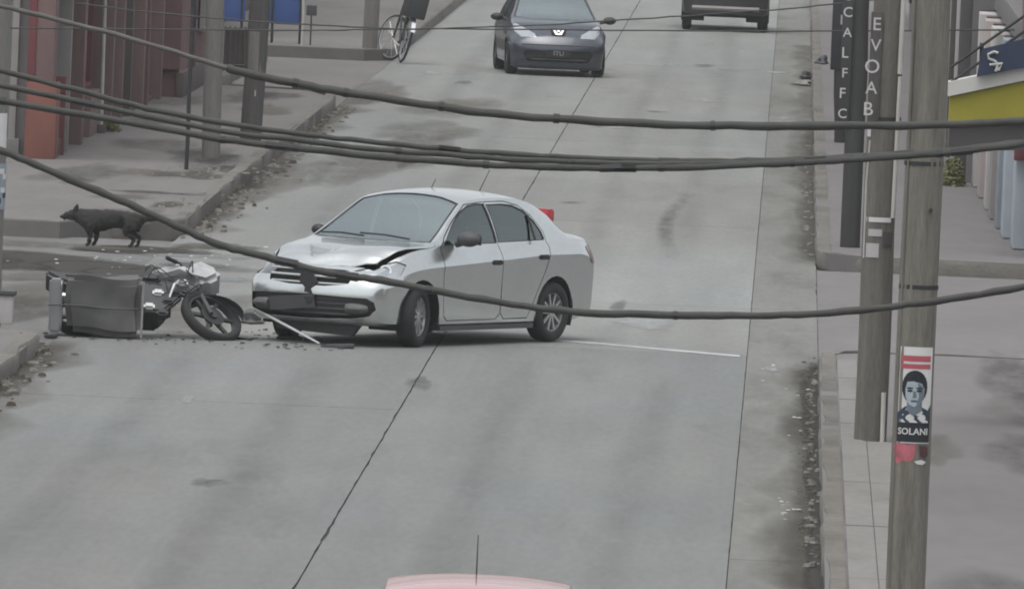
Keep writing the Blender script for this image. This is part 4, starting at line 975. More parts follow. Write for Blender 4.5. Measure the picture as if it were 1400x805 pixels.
pp([(-.125, -.19), (-.12, -.12), (-.06, -.075), (.05, -.075), (.10, -.10), (.125, -.06), (.125, -.19)], 'ink_navy', .0065, 'jacket_print')
pp([(-.045, -.02), (.05, -.02), (.055, -.10), (.0, -.14), (-.05, -.10)], 'skin_shade', .0075, 'neck_print')
pp(ell(.0, .06, .088, .115, 22), 'ink', .0085, 'hair_print')
pp([(-.062, .05), (-.05, .095), (-.01, .10), (.045, .085), (.066, .05), (.062, -.01), (.035, -.06), (.0, -.078), (-.035, -.06), (-.058, -.01)], 'skin_print', .0095, 'face_print')
pp([(.02, .09), (.062, .06), (.06, -.01), (.035, -.058), (.012, -.07), (.03, -.01)], 'skin_shade', .0100, 'face_shade_print')
for x in (-.03, .03):
    pp(ell(x, .034, .019, .008, 10), 'ink', .0108, 'eye_print'); pp(ell(x, .052, .022, .006, 10), 'ink', .0108, 'brow_print')
pp([(-.006, .03), (.008, .03), (.015, -.012), (-.012, -.012)], 'skin_shade', .0108, 'nose_print'); pp(ell(.0, -.036, .024, .006, 10), 'ink_navy', .0108, 'mouth_print')
tx = text_mesh('SOLANI', .062, 'paper', pst, (0, 0, 0), (0, 0, 0), .0004, bold=.02)
for v in tx.data.vertices:
    a = v.co.x/RP; zz = v.co.y; k = RP+.0075+v.co.z; v.co = Vector((pcx+k*math.sin(a), pcy-k*math.cos(a), 1.372+zz))
wrap_poly('torn_pink_paper', RP, [(-.15, .07), (-.09, .085), (-.03, .07), (.025, .08), (.03, .02), (.01, -.03), (-.03, -.05), (-.06, -.035), (-.10, -.065), (-.145, -.02)], 'paper_pink', P1, 0, 0, 1.06, .004)
wrap_poly('torn_paper', RP, [(.05, .07), (.12, .06), (.125, .0), (.10, -.02), (.06, -.005)], 'maroon', P1, 0, 0, 1.06, .005)
wrap_poly('torn_paper', RP, [(.02, -.03), (.07, -.02), (.11, -.035), (.08, -.055), (.04, -.05)], 'paper', P1, 0, 0, 1.05, .006)
tobj('ground_wire', [(-.11, -.085, .15), (-.11, -.085, 3.2), (-.105, -.085, 8)], .007, 'pole_wood_dark', P1, 5)
for z in (3.35, 2.75): tobj('bolt', [(.06, -.16, z), (.06, -.08, z)], .014, 'metal_dark', P1, 6)

for z in (2.2, 3.05): tobj('steel_band', [(0, 0, z), (0, 0, z+.03)], .1375, 'metal_dark', P1, 20)
# second wooden pole behind it, with painted vertical lettering and a conduit
P2 = pole('utility_pole', 'second wooden pole, greyer, with a white conduit and pasted papers', .824, 105.45, .15, 8.4, .140, .135, 'pole_wood_dark', (-.0015, 0))
tobj('conduit', [(.105, -.115, 1.9), (.11, -.12, 2.5), (.115, -.12, 3.1)], .017, 'pipe_pale', P2, 8)
tobj('conduit', [(.112, -.122, 3.12), (.12, -.122, 4.4)], .021, 'pipe_pale', P2, 8)
tobj('steel_band', [(0, 0, 2.72), (0, 0, 2.75)], .142, 'metal_dark', P2, 20)
tobj('base_pipe', [(.10, -.15, .0), (.095, -.15, .42)], .02, 'pipe_pale', P2, 8)
for z0, z1, u0, u1, m in ((1.86, 1.90, -.13, .10, 'paper'), (1.74, 1.80, -.10, .02, 'box_white'), (1.66, 1.78, .03, .12, 'plastic_grey'), (1.56, 1.68, -.12, .0, 'box_white')):
    band('pasted_paper', .14, z0, z1, u0, u1, m, P2, 0, 0, .004)
tobj('pale_cord', [(-.125, -.075, 1.55), (-.13, -.07, 2.2), (-.115, -.09, 2.55)], .009, 'pipe_pale', P2, 6)
band('paper_flag', .14, 2.58, 2.66, -.18, -.12, 'paper', P2, 0, 0, .006)

# dark iron pole with a lettered strip on each side, and a second dark pole further up
P3 = pole('iron_pole', 'dark iron pole with white painted letters, standing at the far right corner', .80, 144.3, .15, 6.2, .118, .105, 'pole_dark', (-.004, 0))
def letters(P, word, x0, y0, z0, st, size, wdt, dx):
    sp = box('letter_strip', x0-wdt, x0+wdt, y0, y0+.012, z0-(len(word)-.4)*st, z0+st*.6, 'pole_dark' if word[0] == 'C' else 'pole_brown', P, .004)
    for k, ch in enumerate(word):
        text_mesh(ch, size*(1, .93, 1.06, .96, 1.04, .95)[k], 'paint_letters', sp, (x0+dx*k+(0, .008, -.006, .004, -.008, .006)[k], y0-.002, z0-k*st), (R(90), 0, R((0, 2, -3, 1, -2, 2)[k])), .001, name='letter', bold=.004)
letters(P3, 'CALFFC', -.15, -.135, 2.72, .235, .165, .06, -.004)
letters(P2, 'EVOAB', -.10, -.150, 3.53, .180, .155, .05, -.009)
P3b = pole('iron_pole', 'short dark post with a dark box, further up the right pavement', .78, 180.2, .15, 3.6, .085, .08, 'pole_dark', (-.045, 0))
box('meter_box', -.19, .10, -.10, .10, 1.05, 2.3, 'metal_dark', P3b, .02)
for z, x in ((1.78, -.02), (2.05, .06)): box('pasted_paper', x-.05, x+.05, -.108, -.1, z-.07, z+.07, 'box_white', P3b)
P3c = pole('thin_post', 'thin pale grey post beside the dark iron pole', 1.03, 142.9, .15, 1.6, .05, .05, 'pole_wood_dark', (0, 0))
box('post_cap', -.06, .06, -.06, .06, 1.6, 1.63, 'pipe_pale', P3c, .005)

# ================================================================== poles on the left pavement
PB = pole('concrete_pole', 'grey concrete pole on the left pavement, nearer of two thick ones', -7.51, 162.45, .18, 7.5, .122, .112, 'pole_conc', (-.012, 0))
PC = pole('utility_pole', 'dark brown leaning pole on the left pavement behind the grey concrete one', -7.31, 169.5, .18, 7.5, .148, .135, 'pole_brown', (.033, 0))
band('pasted_paper', .145, .62, .70, .02, .14, 'box_white', PC, .02, 0, .006); band('pasted_paper', .145, .95, 1.5, -.1, .12, 'pole_conc', PC, .03, 0, .006)
PD = pole('concrete_pole', 'grey pole by the parked bicycle at the top left', -7.35, 217.3, .19, 7.5, .135, .125, 'pole_conc', (.01, 0))
SP = pole('sign_post', 'very thin dark sign post rising from a soil patch on the left pavement', -7.62, 158.3, .18, 3.2, .027, .025, 'metal_dark', (-.004, 0), 8, 'post')
box('sign_plate', -.22, .22, -.03, -.02, 2.75, 3.15, 'steel_blue', SP, .005)
LP = pole('utility_pole', 'pale pole with pasted posters cut by the left edge', -7.56, 118.8, .15, 6.5, .125, .12, 'pole_conc', (-.01, 0))
band('pasted_poster', .126, 1.63, 2.0, -.02, .16, 'paper', LP, -.017, 0, .005); band('pasted_poster', .126, 1.08, 1.52, -.02, .19, 'steel_blue', LP, -.013, 0, .006)
for k, (z, u) in enumerate([(1.45, .10), (1.36, .05), (1.27, .12), (1.17, .07), (1.40, .14), (1.22, .15)]):
    band('poster_print', .126, z-.03, z+.02, u-.03, u+.03, ('paper', 'ink_navy')[k % 2], LP, -.013, 0, .008)
UB = empty('utility_box', 'small white utility box with dark lid by the left edge', 'box', (-7.40, 118.6, .15))
box('box_body', -.10, .09, -.09, .1, 0, .27, 'box_white', UB, .012); box('lid', -.12, .11, -.11, .12, .27, .315, 'plastic_grey', UB, .01)

# ================================================================== overhead cables
def cable(label, Y, xz, r, m='cable', ext=(4, 4), sway=0):
    (xa, za), (xb, zb) = xz[0], xz[1]; (xc, zc_), (xd, zd) = xz[-2], xz[-1]
    s0 = (zb-za)/(xb-xa); s1 = (zd-zc_)/(xd-xc)
    L = [(xa-.5*k, Y, za-s0*.5*k+.004*k*k) for k in range(int(ext[0]*2), 0, -1)]; Rr = [(xd+.5*k, Y, zd+s1*.5*k+.004*k*k) for k in range(1, int(ext[1]*2)+1)]
    pts = L + [(x, Y, z) for x, z in xz] + Rr
    rd_ = random.Random(int(abs(xz[0][1])*1000)); bm = bmesh.new(); cp = catm(pts, 5)
    cp = [q + Vector((0, 0, rd_.uniform(-.004, .004))) for q in cp]
    tube(bm, cp, [r*rd_.uniform(.88, 1.08) for _ in cp], 8)
    co_ = tag(obj('overhead_cable', bm, m, smooth=True, angle=80), label, 'cable', None)
    if r > .018:
        for k in range(len(cp)//9):
            i = rd_.randrange(2, len(cp)-3); tobj('cable_tie', [cp[i], cp[i]+(cp[i+1]-cp[i]).normalized()*rd_.choice((.03, .04, .14))], r*1.16, 'plastic_black', co_, 8)
    return co_
cable('pale thin cable in the upper left corner, spliced to the topmost thick one', 80, [(-5.097, 4.167), (-4.74, 4.097), (-4.359, 4.015), (-3.95, 3.915), (-3.55, 3.812)], .016, 'cable_pale', ext=(4, 0))
cable('topmost thick black cable sagging across the picture', 80, [(-3.60, 3.825), (-3.572, 3.818), (-3.191, 3.75), (-2.859, 3.708), (-2.243, 3.64), (-1.77, 3.604), (-1.063, 3.588), (-0.356, 3.6), (0.255, 3.626), (1.007, 3.664), (1.522, 3.71)], .027, ext=(0, 4))
cable('upper of the three cables that merge above the silver car', 81, [(-5.143, 3.717), (-4.661, 3.618), (-4.178, 3.515), (-3.698, 3.445), (-3.218, 3.395), (-2.739, 3.363), (-2.26, 3.336), (-1.782, 3.319), (-1.304, 3.316), (-0.827, 3.318), (-0.351, 3.338), (0.125, 3.373), (0.6, 3.418), (1.074, 3.472), (1.547, 3.545)], .019)
cable('middle of the three cables that merge above the silver car', 80.5, [(-5.107, 3.638), (-4.485, 3.536), (-3.673, 3.41), (-3.196, 3.369), (-2.72, 3.333), (-2.244, 3.316), (-1.769, 3.304), (-1.295, 3.305), (-0.821, 3.316), (-0.348, 3.342), (0.124, 3.379), (0.596, 3.426), (1.068, 3.48), (1.538, 3.552)], .019)
cable('lowest of the three cables that merge above the silver car', 80, [(-5.072, 3.559), (-4.36, 3.468), (-3.647, 3.371), (-3.174, 3.335), (-2.701, 3.304), (-2.228, 3.287), (-1.756, 3.279), (-1.285, 3.286), (-0.815, 3.306), (-0.345, 3.341), (0.124, 3.385), (0.593, 3.434), (1.061, 3.487), (1.529, 3.564)], .022)
cable('low cable hanging in front of the silver car', 79, [(-4.995, 3.276), (-4.711, 3.172), (-4.285, 3.013), (-4.048, 2.921), (-3.811, 2.824), (-3.574, 2.732), (-3.339, 2.682), (-3.009, 2.612), (-2.775, 2.576), (-2.541, 2.554), (-2.166, 2.5), (-1.697, 2.437), (-1.23, 2.406), (-0.764, 2.412), (-0.299, 2.428), (0.119, 2.451), (0.628, 2.515), (1.089, 2.596), (1.55, 2.691)], .024)
cable('thin wire rising to the right past the dark hatchback', 150, [(-6.634, 2.326), (-6.014, 2.309), (-5.129, 2.303), (-4.599, 2.309), (-3.894, 2.357), (-2.925, 2.434), (-2.204, 2.51), (-1.272, 2.612), (-0.235, 2.728), (0.326, 2.805)], .009, ext=(2, 3))
cable('thin wire running level across the top of the picture', 150.4, [(-9.545, 2.094), (-7.335, 2.172), (-5.834, 2.228), (-5.128, 2.268), (-4.069, 2.323), (-2.199, 2.386), (0.428, 2.491), (2.805, 2.612)], .009, ext=(2, 2))

# ================================================================== buildings on the left
def part(bld, name, x0, x1, y0, y1, z0, z1, m, bevel=0.0): return box(name, x0, x1, y0, y1, z0, z1, m, bld, bevel)
def shutter_part(bld, x, y0, y1, z0, z1, m='shutter', n=None):
    """roller shutter facing the street: horizontal laths"""
    b = bmesh.new(); n = n or int((z1-z0)/.11); h = (z1-z0)/n
    prof = []
    for k in range(n): prof += [(x, z0+k*h), (x+.022, z0+(k+.5)*h)]
    prof.append((x, z1)); V = [[b.verts.new((px, y, pz)) for px, pz in prof] for y in (y0, y1)]
    for k in range(len(prof)-1): b.faces.new((V[0][k], V[1][k], V[1][k+1], V[0][k+1]))
    return obj('roller_shutter', b, m, bld)
def bars(bld, name, x, y0, y1, z0, z1, n, r, m, along='Y'):
    for k in range(n):
        q = y0+(y1-y0)*k/(n-1)
        tobj(name, [(x, q, z0), (x, q, z1)] if along == 'Y' else [(q, x, z0), (q, x, z1)], r, m, bld, 6)
def panel_door(bld, x, y0, y1, z1, m, z0=.18):
    d = part(bld, 'door', x, x+.05, y0, y1, z0, z1, m, .006)
    for a, b in ((z0+.15, z0+.85), (z0+1.0, z1-.15)): box('door_panel', x+.05, x+.065, y0+.14, y1-.14, a, b, m, d, .006)
    tobj('door_handle', [(x+.09, y0+.12, z0+.95), (x+.09, y0+.12, z0+1.1)], .014, 'chrome', d, 6)
    return d
def win(bld, x, y0, y1, z0, z1, m='frame_pale'):
    f = part(bld, 'window', x-.02, x+.0, y0, y1, z0, z1, 'glass_shop')
    box('room_behind', x-.30, x-.25, y0, y1, z0, z1, 'window_room', f)
    for a, b, c, d in ((y0-.06, y0, z0-.06, z1+.06), (y1, y1+.06, z0-.06, z1+.06), (y0, y1, z0-.06, z0), (y0, y1, z1, z1+.06), ((y0+y1)/2-.025, (y0+y1)/2+.025, z0, z1)): box('window_frame', x-.01, x+.06, a, b, c, d, m, f)
    return f
# corner shop with the red column
A = empty('corner_shop', 'grey corner shop with orange-red corner column and dark gates', 'building', (0, 0, 0))
part(A, 'wall', -17, -9.78, 160.05, 171.8, 0, 4.6, 'wall_grey')
part(A, 'upper_wall', -9.78, -9.46, 160.6, 171.8, 2.55, 4.6, 'wall_brown')
part(A, 'corner_column', -9.80, -9.40, 159.8, 160.55, .18, 1.16, 'orange_red', .015)
part(A, 'column_shaft', -9.80, -9.70, 159.86, 160.5, 1.16, 4.6, 'brick_red', .01); part(A, 'column_shaft', -9.70, -9.46, 159.88, 160.5, 1.16, 4.6, 'wall_pink', .01)
part(A, 'end_pilaster', -10.02, -9.93, 159.95, 160.05, .18, 4.6, 'frame_pale', .008)
part(A, 'wall_plinth', -17, -9.87, 159.9, 160.04, .18, .42, 'wall_grey', .01)
for x0 in (-10.9, -12.6): part(A, 'end_window_frame', x0-.6, x0+.6, 159.98, 160.03, 1.1, 2.4, 'frame_pale', .01)
g = part(A, 'gate', -9.72, -9.68, 160.7, 165.2, .18, 2.5, 'door_dark')
bars(g, 'gate_bar', -9.64, 160.8, 165.1, .2, 2.5, 18, .018, 'wall_pink')
part(A, 'gate_post', -9.72, -9.40, 162.6, 162.75, .18, 2.55, 'frame_pale', .01)
part(A, 'gate_post', -9.72, -9.38, 161.35, 161.5, .18, 1.2, 'brick_red', .01)
part(A, 'step_block', -9.66, -9.42, 161.0, 162.3, .18, .40, 'canopy_dark', .02)
part(A, 'pilaster', -9.78, -9.38, 165.3, 165.75, .18, 4.6, 'wall_pink', .01)
part(A, 'door_surround', -9.78, -9.50, 166.2, 166.4, .18, 2.5, 'maroon', .01)
panel_door(A, -9.74, 166.5, 167.9, 2.4, 'maroon')
part(A, 'low_wall', -9.7, -9.43, 168.2, 171.2, .18, .75, 'wall_pink', .01)
win(A, -9.66, 168.4, 171.0, .85, 2.2, 'brick_red')
part(A, 'fascia', -9.46, -9.30, 160.6, 171.8, 2.55, 3.05, 'wall_pale', .01)
tag(A)
# brown shop with shutters
Bd2 = empty('shutter_shop', 'brown-grey shop with closed roller shutters next to the corner shop', 'building', (0, 0, 0))
part(Bd2, 'wall', -17, -9.70, 172.0, 186.2, 0, 5.0, 'wall_brown')
for y0, y1, m in ((173.1, 175.6, 'shutter'), (177.6, 180.8, 'shutter'), (182.2, 185.2, 'wall_rose')):
    shutter_part(Bd2, -9.66, y0, y1, .2, 2.5, m)
for y0, m, xx in ((172.02, 'wall_pink', -9.36), (172.9, 'maroon', -9.48), (175.7, 'wall_pink', -9.42), (177.2, 'wall_brown', -9.38), (181.0, 'wall_pink', -9.40), (181.9, 'wall_rose', -9.38), (185.4, 'wall_pink', -9.36)):
    part(Bd2, 'pilaster', -9.70, xx, y0, y0+.35, .18, 5.0, m, .01)
part(Bd2, 'lintel', -9.70, -9.44, 172.4, 185.4, 2.55, 3.2, 'wall_brown', .01)
part(Bd2, 'threshold', -9.66, -9.46, 173.1, 185.2, .17, .24, 'maroon', .01)
tobj('awning_post', [(-9.38, 170.0, .18), (-9.40, 170.0, 2.5)], .028, 'pipe_pale', A, 10); part(A, 'awning_post_base', -9.44, -9.32, 169.94, 170.06, .18, .30, 'canopy_dark', .01)
# rose-red house
C_ = empty('rose_house', 'rose-red house front beyond the shutter shop', 'building', (0, 0, 0))
part(C_, 'wall', -17, -9.16, 186.6, 197.5, 0, 5.0, 'wall_rose')
part(C_, 'end_wall_panel', -9.62, -9.14, 186.5, 186.6, .6, 5.0, 'wall_rose'); part(C_, 'plinth', -9.2, -9.08, 186.55, 197.5, .18, .55, 'wall_brown', .01)
panel_door(C_, -9.16, 189.6, 190.7, 2.4, 'maroon'); win(C_, -9.12, 192.0, 193.6, 1.1, 2.3); win(C_, -9.12, 194.8, 196.4, 1.1, 2.3)
part(C_, 'corner_strip', -9.16, -9.06, 197.1, 197.45, .18, 5.0, 'wall_pale', .01)
# barred gate and pale houses further up
D_ = empty('barred_gate', 'dark barred gate standing across the pavement side behind the leaning pole', 'gate', (0, 0, 0))
bars(D_, 'bar', 200.1, -9.1, -8.62, .2, .92, 7, .016, 'pole_brown', 'X')
for z in (.3, .88): tobj('rail', [(-9.12, 200.1, z), (-8.6, 200.1, z)], .022, 'metal_dark', D_, 6)
part(D_, 'gate_post', -8.58, -8.5, 200.0, 200.2, .18, 1.0, 'pole_brown', .01); part(D_, 'gate_post', -9.22, -9.14, 200.0, 200.2, .18, 1.0, 'frame_pale', .01)
part(D_, 'sheet_panel', -9.1, -8.62, 200.14, 200.16, .25, .86, 'wall_brown')
E_ = empty('pale_house', 'pale low house wall between the rose-red house and the far crossing', 'building', (0, 0, 0))
part(E_, 'wall', -17, -10.4, 197.7, 213.8, 0, 4.4, 'wall_pale'); win(E_, -10.36, 202.5, 204.2, 1.0, 2.2); panel_door(E_, -10.40, 206.2, 207.2, 2.3, 'wall_brown'); win(E_, -10.36, 209.4, 211.2, 1.0, 2.2)
part(E_, 'plinth', -10.44, -10.32, 197.8, 213.8, .18, .5, 'wall_grey', .01)
F_ = empty('far_house', 'grey house front at the far end of the left pavement', 'building', (0, 0, 0))
part(F_, 'wall', -20, -10.6, 221, 262, 0, 5, 'wall_grey'); part(F_, 'plinth', -10.6, -10.5, 221, 262, .19, .6, 'wall_brown', .01)
for y in (224, 230, 236, 243): panel_door(F_, -10.6, y, y+1.1, 2.4, 'door_dark', .19); win(F_, -10.56, y+2.2, y+4.0, 1.1, 2.3)
# blue stall boards on thin legs
def stall(label, x0, x1, y):
    t = empty('blue_board', label, 'board', (x0, y, .19), 0)
    box('panel', 0, x1-x0, -.03, .03, .36, 1.25, 'blue', t, .02)
    for x in (.06, x1-x0-.06):
        tobj('leg', [(x, -.12, 0), (x, -.03, 1.0)], .018, 'metal_dark', t, 6); tobj('leg', [(x, .35, 0), (x, .05, 1.0)], .018, 'metal_dark', t, 6)
    return t
stall('blue board on legs, left of the leaning brown pole', -10.05, -9.56, 217.6)
stall('blue board on legs, right of the leaning brown pole', -9.16, -8.55, 218.0)
WP = pole('thin_post', 'thin white post beside the right blue board', -8.52, 216.9, .19, 2.6, .025, .025, 'pipe_pale', (0, 0), 8, 'post')
DB = empty('meter_box', 'small dark box on a stem beside the thin white post', 'box', (-8.40, 217.6, .19)); box('case', -.09, .09, -.08, .08, .52, .70, 'plastic_grey', DB, .01); tobj('stem', [(0, 0, 0), (0, 0, .53)], .015, 'metal_dark', DB, 6)

# ================================================================== buildings on the right
G_ = empty('door_row_house', 'far right corner house with white and blue-grey doors along the pavement', 'building', (0, 0, 0))
part(G_, 'wall', 2.95, 12, 143.2, 166.2, 0, 5.2, 'wall_pale')
for k, (y0, xf, m) in enumerate([(145.6, 2.70, 'panel_blue'), (148.6, 2.63, 'panel_blue'), (151.4, 2.60, 'steel_blue'), (154.2, 2.56, 'wall_pale'), (157.2, 2.55, 'wall_white'), (161.0, 2.52, 'wall_pinkish'), (164.8, 2.50, 'wall_white')]):
    part(G_, 'door', xf, 2.97, y0, y0+1.5, .16, 2.45, m, .012)
    part(G_, 'door_jamb', xf+.03, 2.96, y0+1.55, y0+1.95, .15, 2.47, 'door_dark', .01)
    if k == 0: part(G_, 'red_lintel', xf-.03, 2.94, y0-.2, y0-.03, 1.2, 1.36, 'brick_red', .01)
part(G_, 'lintel_band', 2.70, 2.96, 143.2, 166.2, 2.5, 2.8, 'wall_grey', .01)
part(G_, 'upper_pilaster', 2.66, 2.95, 143.3, 143.8, 1.4, 5.2, 'wall_pink', .01)
H_ = empty('grey_house', 'grey house with a pale pilaster beyond the row of doors on the right', 'building', (0, 0, 0))
part(H_, 'wall', 2.42, 12, 166.4, 196, 0, 5.2, 'wall_grey')
for y, m in ((166.5, 'canopy_dark'), (170, 'wall_white'), (176, 'wall_brown'), (182, 'wall_white'), (189, 'wall_grey')): part(H_, 'pilaster', 2.26, 2.42, y, y+.7, .15, 5.2, m, .01)
for y in (172, 178, 184.5): win(H_, 2.36, y, y+2.2, 1.1, 2.4)
panel_door(H_, 2.30, 187.4, 188.6, 2.4, 'door_dark', .15)
I_ = empty('far_right_house', 'brown house front far up the right pavement', 'building', (0, 0, 0))
part(I_, 'wall', 2.5, 12, 196.3, 262, 0, 5, 'wall_brown')
for y in (200, 209, 218, 227, 237, 248): part(I_, 'pilaster', 2.34, 2.5, y, y+.8, .15, 5, ('wall_pale', 'wall_pink')[int(y) % 2], .01); win(I_, 2.46, y+3, y+5.2, 1.1, 2.4)
# near corner building with yellow balcony, railing and banner
J_ = empty('balcony_building', 'near right corner building with yellow balcony over the pavement', 'building', (0, 0, 0))
part(J_, 'wall', 4.6, 12, 90, 112.5, 0, 6.5, 'wall_pale'); part(J_, 'door', 4.54, 4.62, 104, 105.1, .15, 2.3, 'door_dark', .01)
bm = bmesh.new(); prism(bm, [(1.40, 2.80), (4.6, 2.90), (4.6, 3.84), (1.40, 3.02)], 107.9, 108.2, 'Y'); obj('yellow_parapet', bm, 'yellow', J_)
bm = bmesh.new(); prism(bm, [(1.385, 3.024), (4.6, 3.844), (4.6, 3.98), (1.385, 3.15)], 107.86, 108.24, 'Y'); obj('parapet_cap', bm, 'cap_white', J_)
bm = bmesh.new(); prism(bm, [(1.41, 2.555), (4.6, 2.69), (4.6, 2.895), (1.41, 2.795)], 107.94, 109.3, 'Y'); obj('balcony_slab', bm, 'canopy_dark', J_)
for z0, z1 in ((3.276, 4.62), (3.142, 4.47)): tobj('handrail', [(1.40, 107.95, z0), (3.15, 107.95, z1)], .014, 'metal_dark', J_, 6)
for x in (1.66, 2.2, 2.7): tobj('rail_post', [(x, 107.97, 3.05+(x-1.4)*.26), (x, 107.97, 3.30+(x-1.4)*.76)], .02, 'metal_dark', J_, 6)
BN = empty('banner', 'dark blue banner with a white arrow-like mark hung on the balcony railing', 'banner', (0, 0, 0))
bm = bmesh.new(); prism(bm, [(1.625, 3.205), (2.6, 3.44), (2.6, 3.72), (2.05, 3.56), (1.66, 3.45)], 107.80, 107.83, 'Y'); obj('cloth', bm, 'navy_cloth', BN)
tube_pts = [(1.80, 107.79, 3.42), (1.765, 107.79, 3.43), (1.715, 107.79, 3.405), (1.72, 107.79, 3.37), (1.775, 107.79, 3.35), (1.80, 107.79, 3.325), (1.795, 107.79, 3.28), (1.785, 107.79, 3.26)]
tobj('mark', tube_pts, .014, 'litter_pale', BN, 6); tobj('mark', [(1.73, 107.79, 3.315), (1.84, 107.79, 3.33), (1.81, 107.79, 3.27)], .014, 'litter_pale', BN, 6)
# shrub against the grey house
def leafy(name, label, cat, loc, n, rx, ry, h, seed, m='leaf'):
    rt = empty(name, label, cat, loc); rd = random.Random(seed); b = bmesh.new()
    for _ in range(n):
        t = rd.random(); a = rd.uniform(0, 6.28); q = math.sqrt(rd.random()); x, y, z = rx*q*math.cos(a)*(1-.4*t), ry*q*math.sin(a)*(1-.4*t), h*t*(1-.2*q)
        s = rd.uniform(.02, .05); d = Vector((rd.gauss(0, 1), rd.gauss(0, 1), rd.gauss(0, .6))).normalized(); e = d.cross(Vector((rd.gauss(0, 1), rd.gauss(0, 1), 1))).normalized(); c = Vector((x, y, z))
        b.faces.new([b.verts.new(c-d*s), b.verts.new(c+e*s*.45), b.verts.new(c+d*s), b.verts.new(c-e*s*.45)])
    f = obj('foliage', b, m, rt, recalc=False)
    b = bmesh.new()
    for k in range(9):
        a = rd.uniform(0, 6.28); tube(b, [(0, 0, -.02), (rx*.3*math.cos(a), ry*.3*math.sin(a), h*.5), (rx*.6*math.cos(a), ry*.6*math.sin(a), h*.9)], [.012, .008, .004], 5)
    obj('stems', b, 'soil', rt); return rt
leafy('shrub', 'small olive-green shrub at the foot of the right-hand houses', 'shrub', (2.24, 165.2, .15), 900, .17, .5, .40, 5)
leafy('weed', 'patch of green weeds growing by the thin post at the corner shop', 'weeds', (-9.30, 170.9, .18), 260, .16, .5, .22, 6)

# ================================================================== dog
dog = empty('dog', 'black dog standing at the kerb of the side street', 'dog', (-7.55, 139.3, 0), 0)
me = bpy.data.meshes.new('dog_body'); V = []; E2 = []; RR = []
def node(p, r, par=None):
    V.append(p); RR.append(r)
    if par is not None: E2.append((par, len(V)-1))
    return len(V)-1
hip = node((.29, 0, .325), (.095, .105)); mid = node((.10, 0, .325), (.095, .10), hip); chest = node((-.13, 0, .285), (.125, .14), mid); sh = node((-.24, 0, .305), (.10, .115), chest)
nk = node((-.33, 0, .335), (.075, .085), sh); hd = node((-.41, 0, .35), (.066, .066), nk); mz = node((-.495, 0, .322), (.036, .036), hd); ns = node((-.55, 0, .312), (.028, .026), mz)
t1 = node((.39, 0, .335), (.04, .04), hip); t2 = node((.46, 0, .33), (.03, .03), t1); t3 = node((.56, .01, .35), (.02, .02), t2)
for sy, dx in ((1, .03), (-1, -.03)):
    a = node((-.19+dx, sy*.085, .21), (.045, .055), sh); b_ = node((-.17+dx, sy*.09, .125), (.028, .03), a); c_ = node((-.185+dx, sy*.08, .03), (.019, .019), b_); node((-.22+dx, sy*.08, .014), (.02, .014), c_)
    a = node((.27+dx, sy*.08, .22), (.06, .075), hip); b_ = node((.21+dx, sy*.09, .17), (.036, .042), a); c_ = node((.32+dx, sy*.08, .115), (.02, .022), b_); d_ = node((.30+dx, sy*.08, .03), (.017, .017), c_); node((.265+dx, sy*.08, .014), (.02, .014), d_)
me.from_pydata(V, E2, []); me.materials.append(MATS['fur_black'])
db = bpy.data.objects.new('dog_body', me); COL.objects.link(db); db.parent = dog
md = db.modifiers.new('skin', 'SKIN')
for i, v in enumerate(me.skin_vertices[0].data): v.radius = RR[i]; v.use_root = (i == 0)
md.use_smooth_shade = True; sb = db.modifiers.new('sub', 'SUBSURF'); sb.levels = 3; sb.render_levels = 3
txx = bpy.data.textures.new('fur', 'CLOUDS'); txx.noise_scale = .035; dm = db.modifiers.new('fur', 'DISPLACE'); dm.texture = txx; dm.strength = .035; dm.mid_level = .45
for sy in (1, -1):
    bm = bmesh.new(); tube(bm, [(-.385, sy*.035, .385), (-.372, sy*.05, .43), (-.365, sy*.056, .465)], [.032, .024, .004], 8)
    obj('ear', bm, 'fur_black', dog, smooth=True)

# ================================================================== bicycle leaning on the far pole
bike = empty('bicycle', 'bicycle leaning by the pole at the top left, its wheel on the kerb edge', 'bicycle', (-6.74, 215.5, .01), R(102)); bike.rotation_euler = (R(12), 0, R(102)); bike.scale = (1.22, 1.22, 1.22)
def bwheel(x, z, st):
    b = bmesh.new(); lathe(b, [(-.018, .315), (0, .335), (.018, .315), (0, .298)], 36, close=True); t = obj('wheel', b, 'rubber', bike, smooth=True); t.location = (x, 0, z); t.rotation_euler = (0, 0, st)
    b = bmesh.new(); lathe(b, [(-.012, .300), (.012, .300), (.010, .282), (-.010, .282)], 36, close=True); obj('rim', b, 'alloy', t, smooth=True)
    b = bmesh.new()
    for k in range(14):
        a = k*2*math.pi/14; tube(b, [(.02*math.cos(a+.7), .02*(-1)**k, .02*math.sin(a+.7)), (.29*math.cos(a), 0, .29*math.sin(a))], .0035, 4)
    obj('spokes', b, 'alloy', t); return t
bwheel(0, .335, 0); bwheel(1.05, .335, R(28))
for nm, P in (('seat_tube', [(.42, 0, .28), (.28, 0, .80)]), ('down_tube', [(.42, 0, .28), (.90, 0, .72)]), ('top_tube', [(.30, 0, .72), (.88, 0, .80)]), ('head_tube', [(.92, 0, .68), (.86, 0, .88)]), ('chain_stay', [(.42, .03, .28), (0, .05, .335)]), ('seat_stay', [(.30, .03, .70), (0, .05, .335)]), ('fork', [(.91, 0, .70), (1.05, .0, .335)])):
    tobj(nm, P, .017, 'metal_dark', bike, 8)
tobj('handlebar', [(.80, -.28, .98), (.88, -.1, 1.0), (.86, 0, .90), (.88, .1, 1.0), (.80, .28, .98)], .012, 'metal_dark', bike, 8)
b = bmesh.new(); prism(b, [(.12, .80), (.40, .83), (.42, .86), (.12, .88)], -.08, .08, 'Y'); bmesh.ops.bevel(b, geom=b.edges[:], offset=.02, segments=2, affect='EDGES'); obj('saddle', b, 'plastic_black', bike, smooth=True)
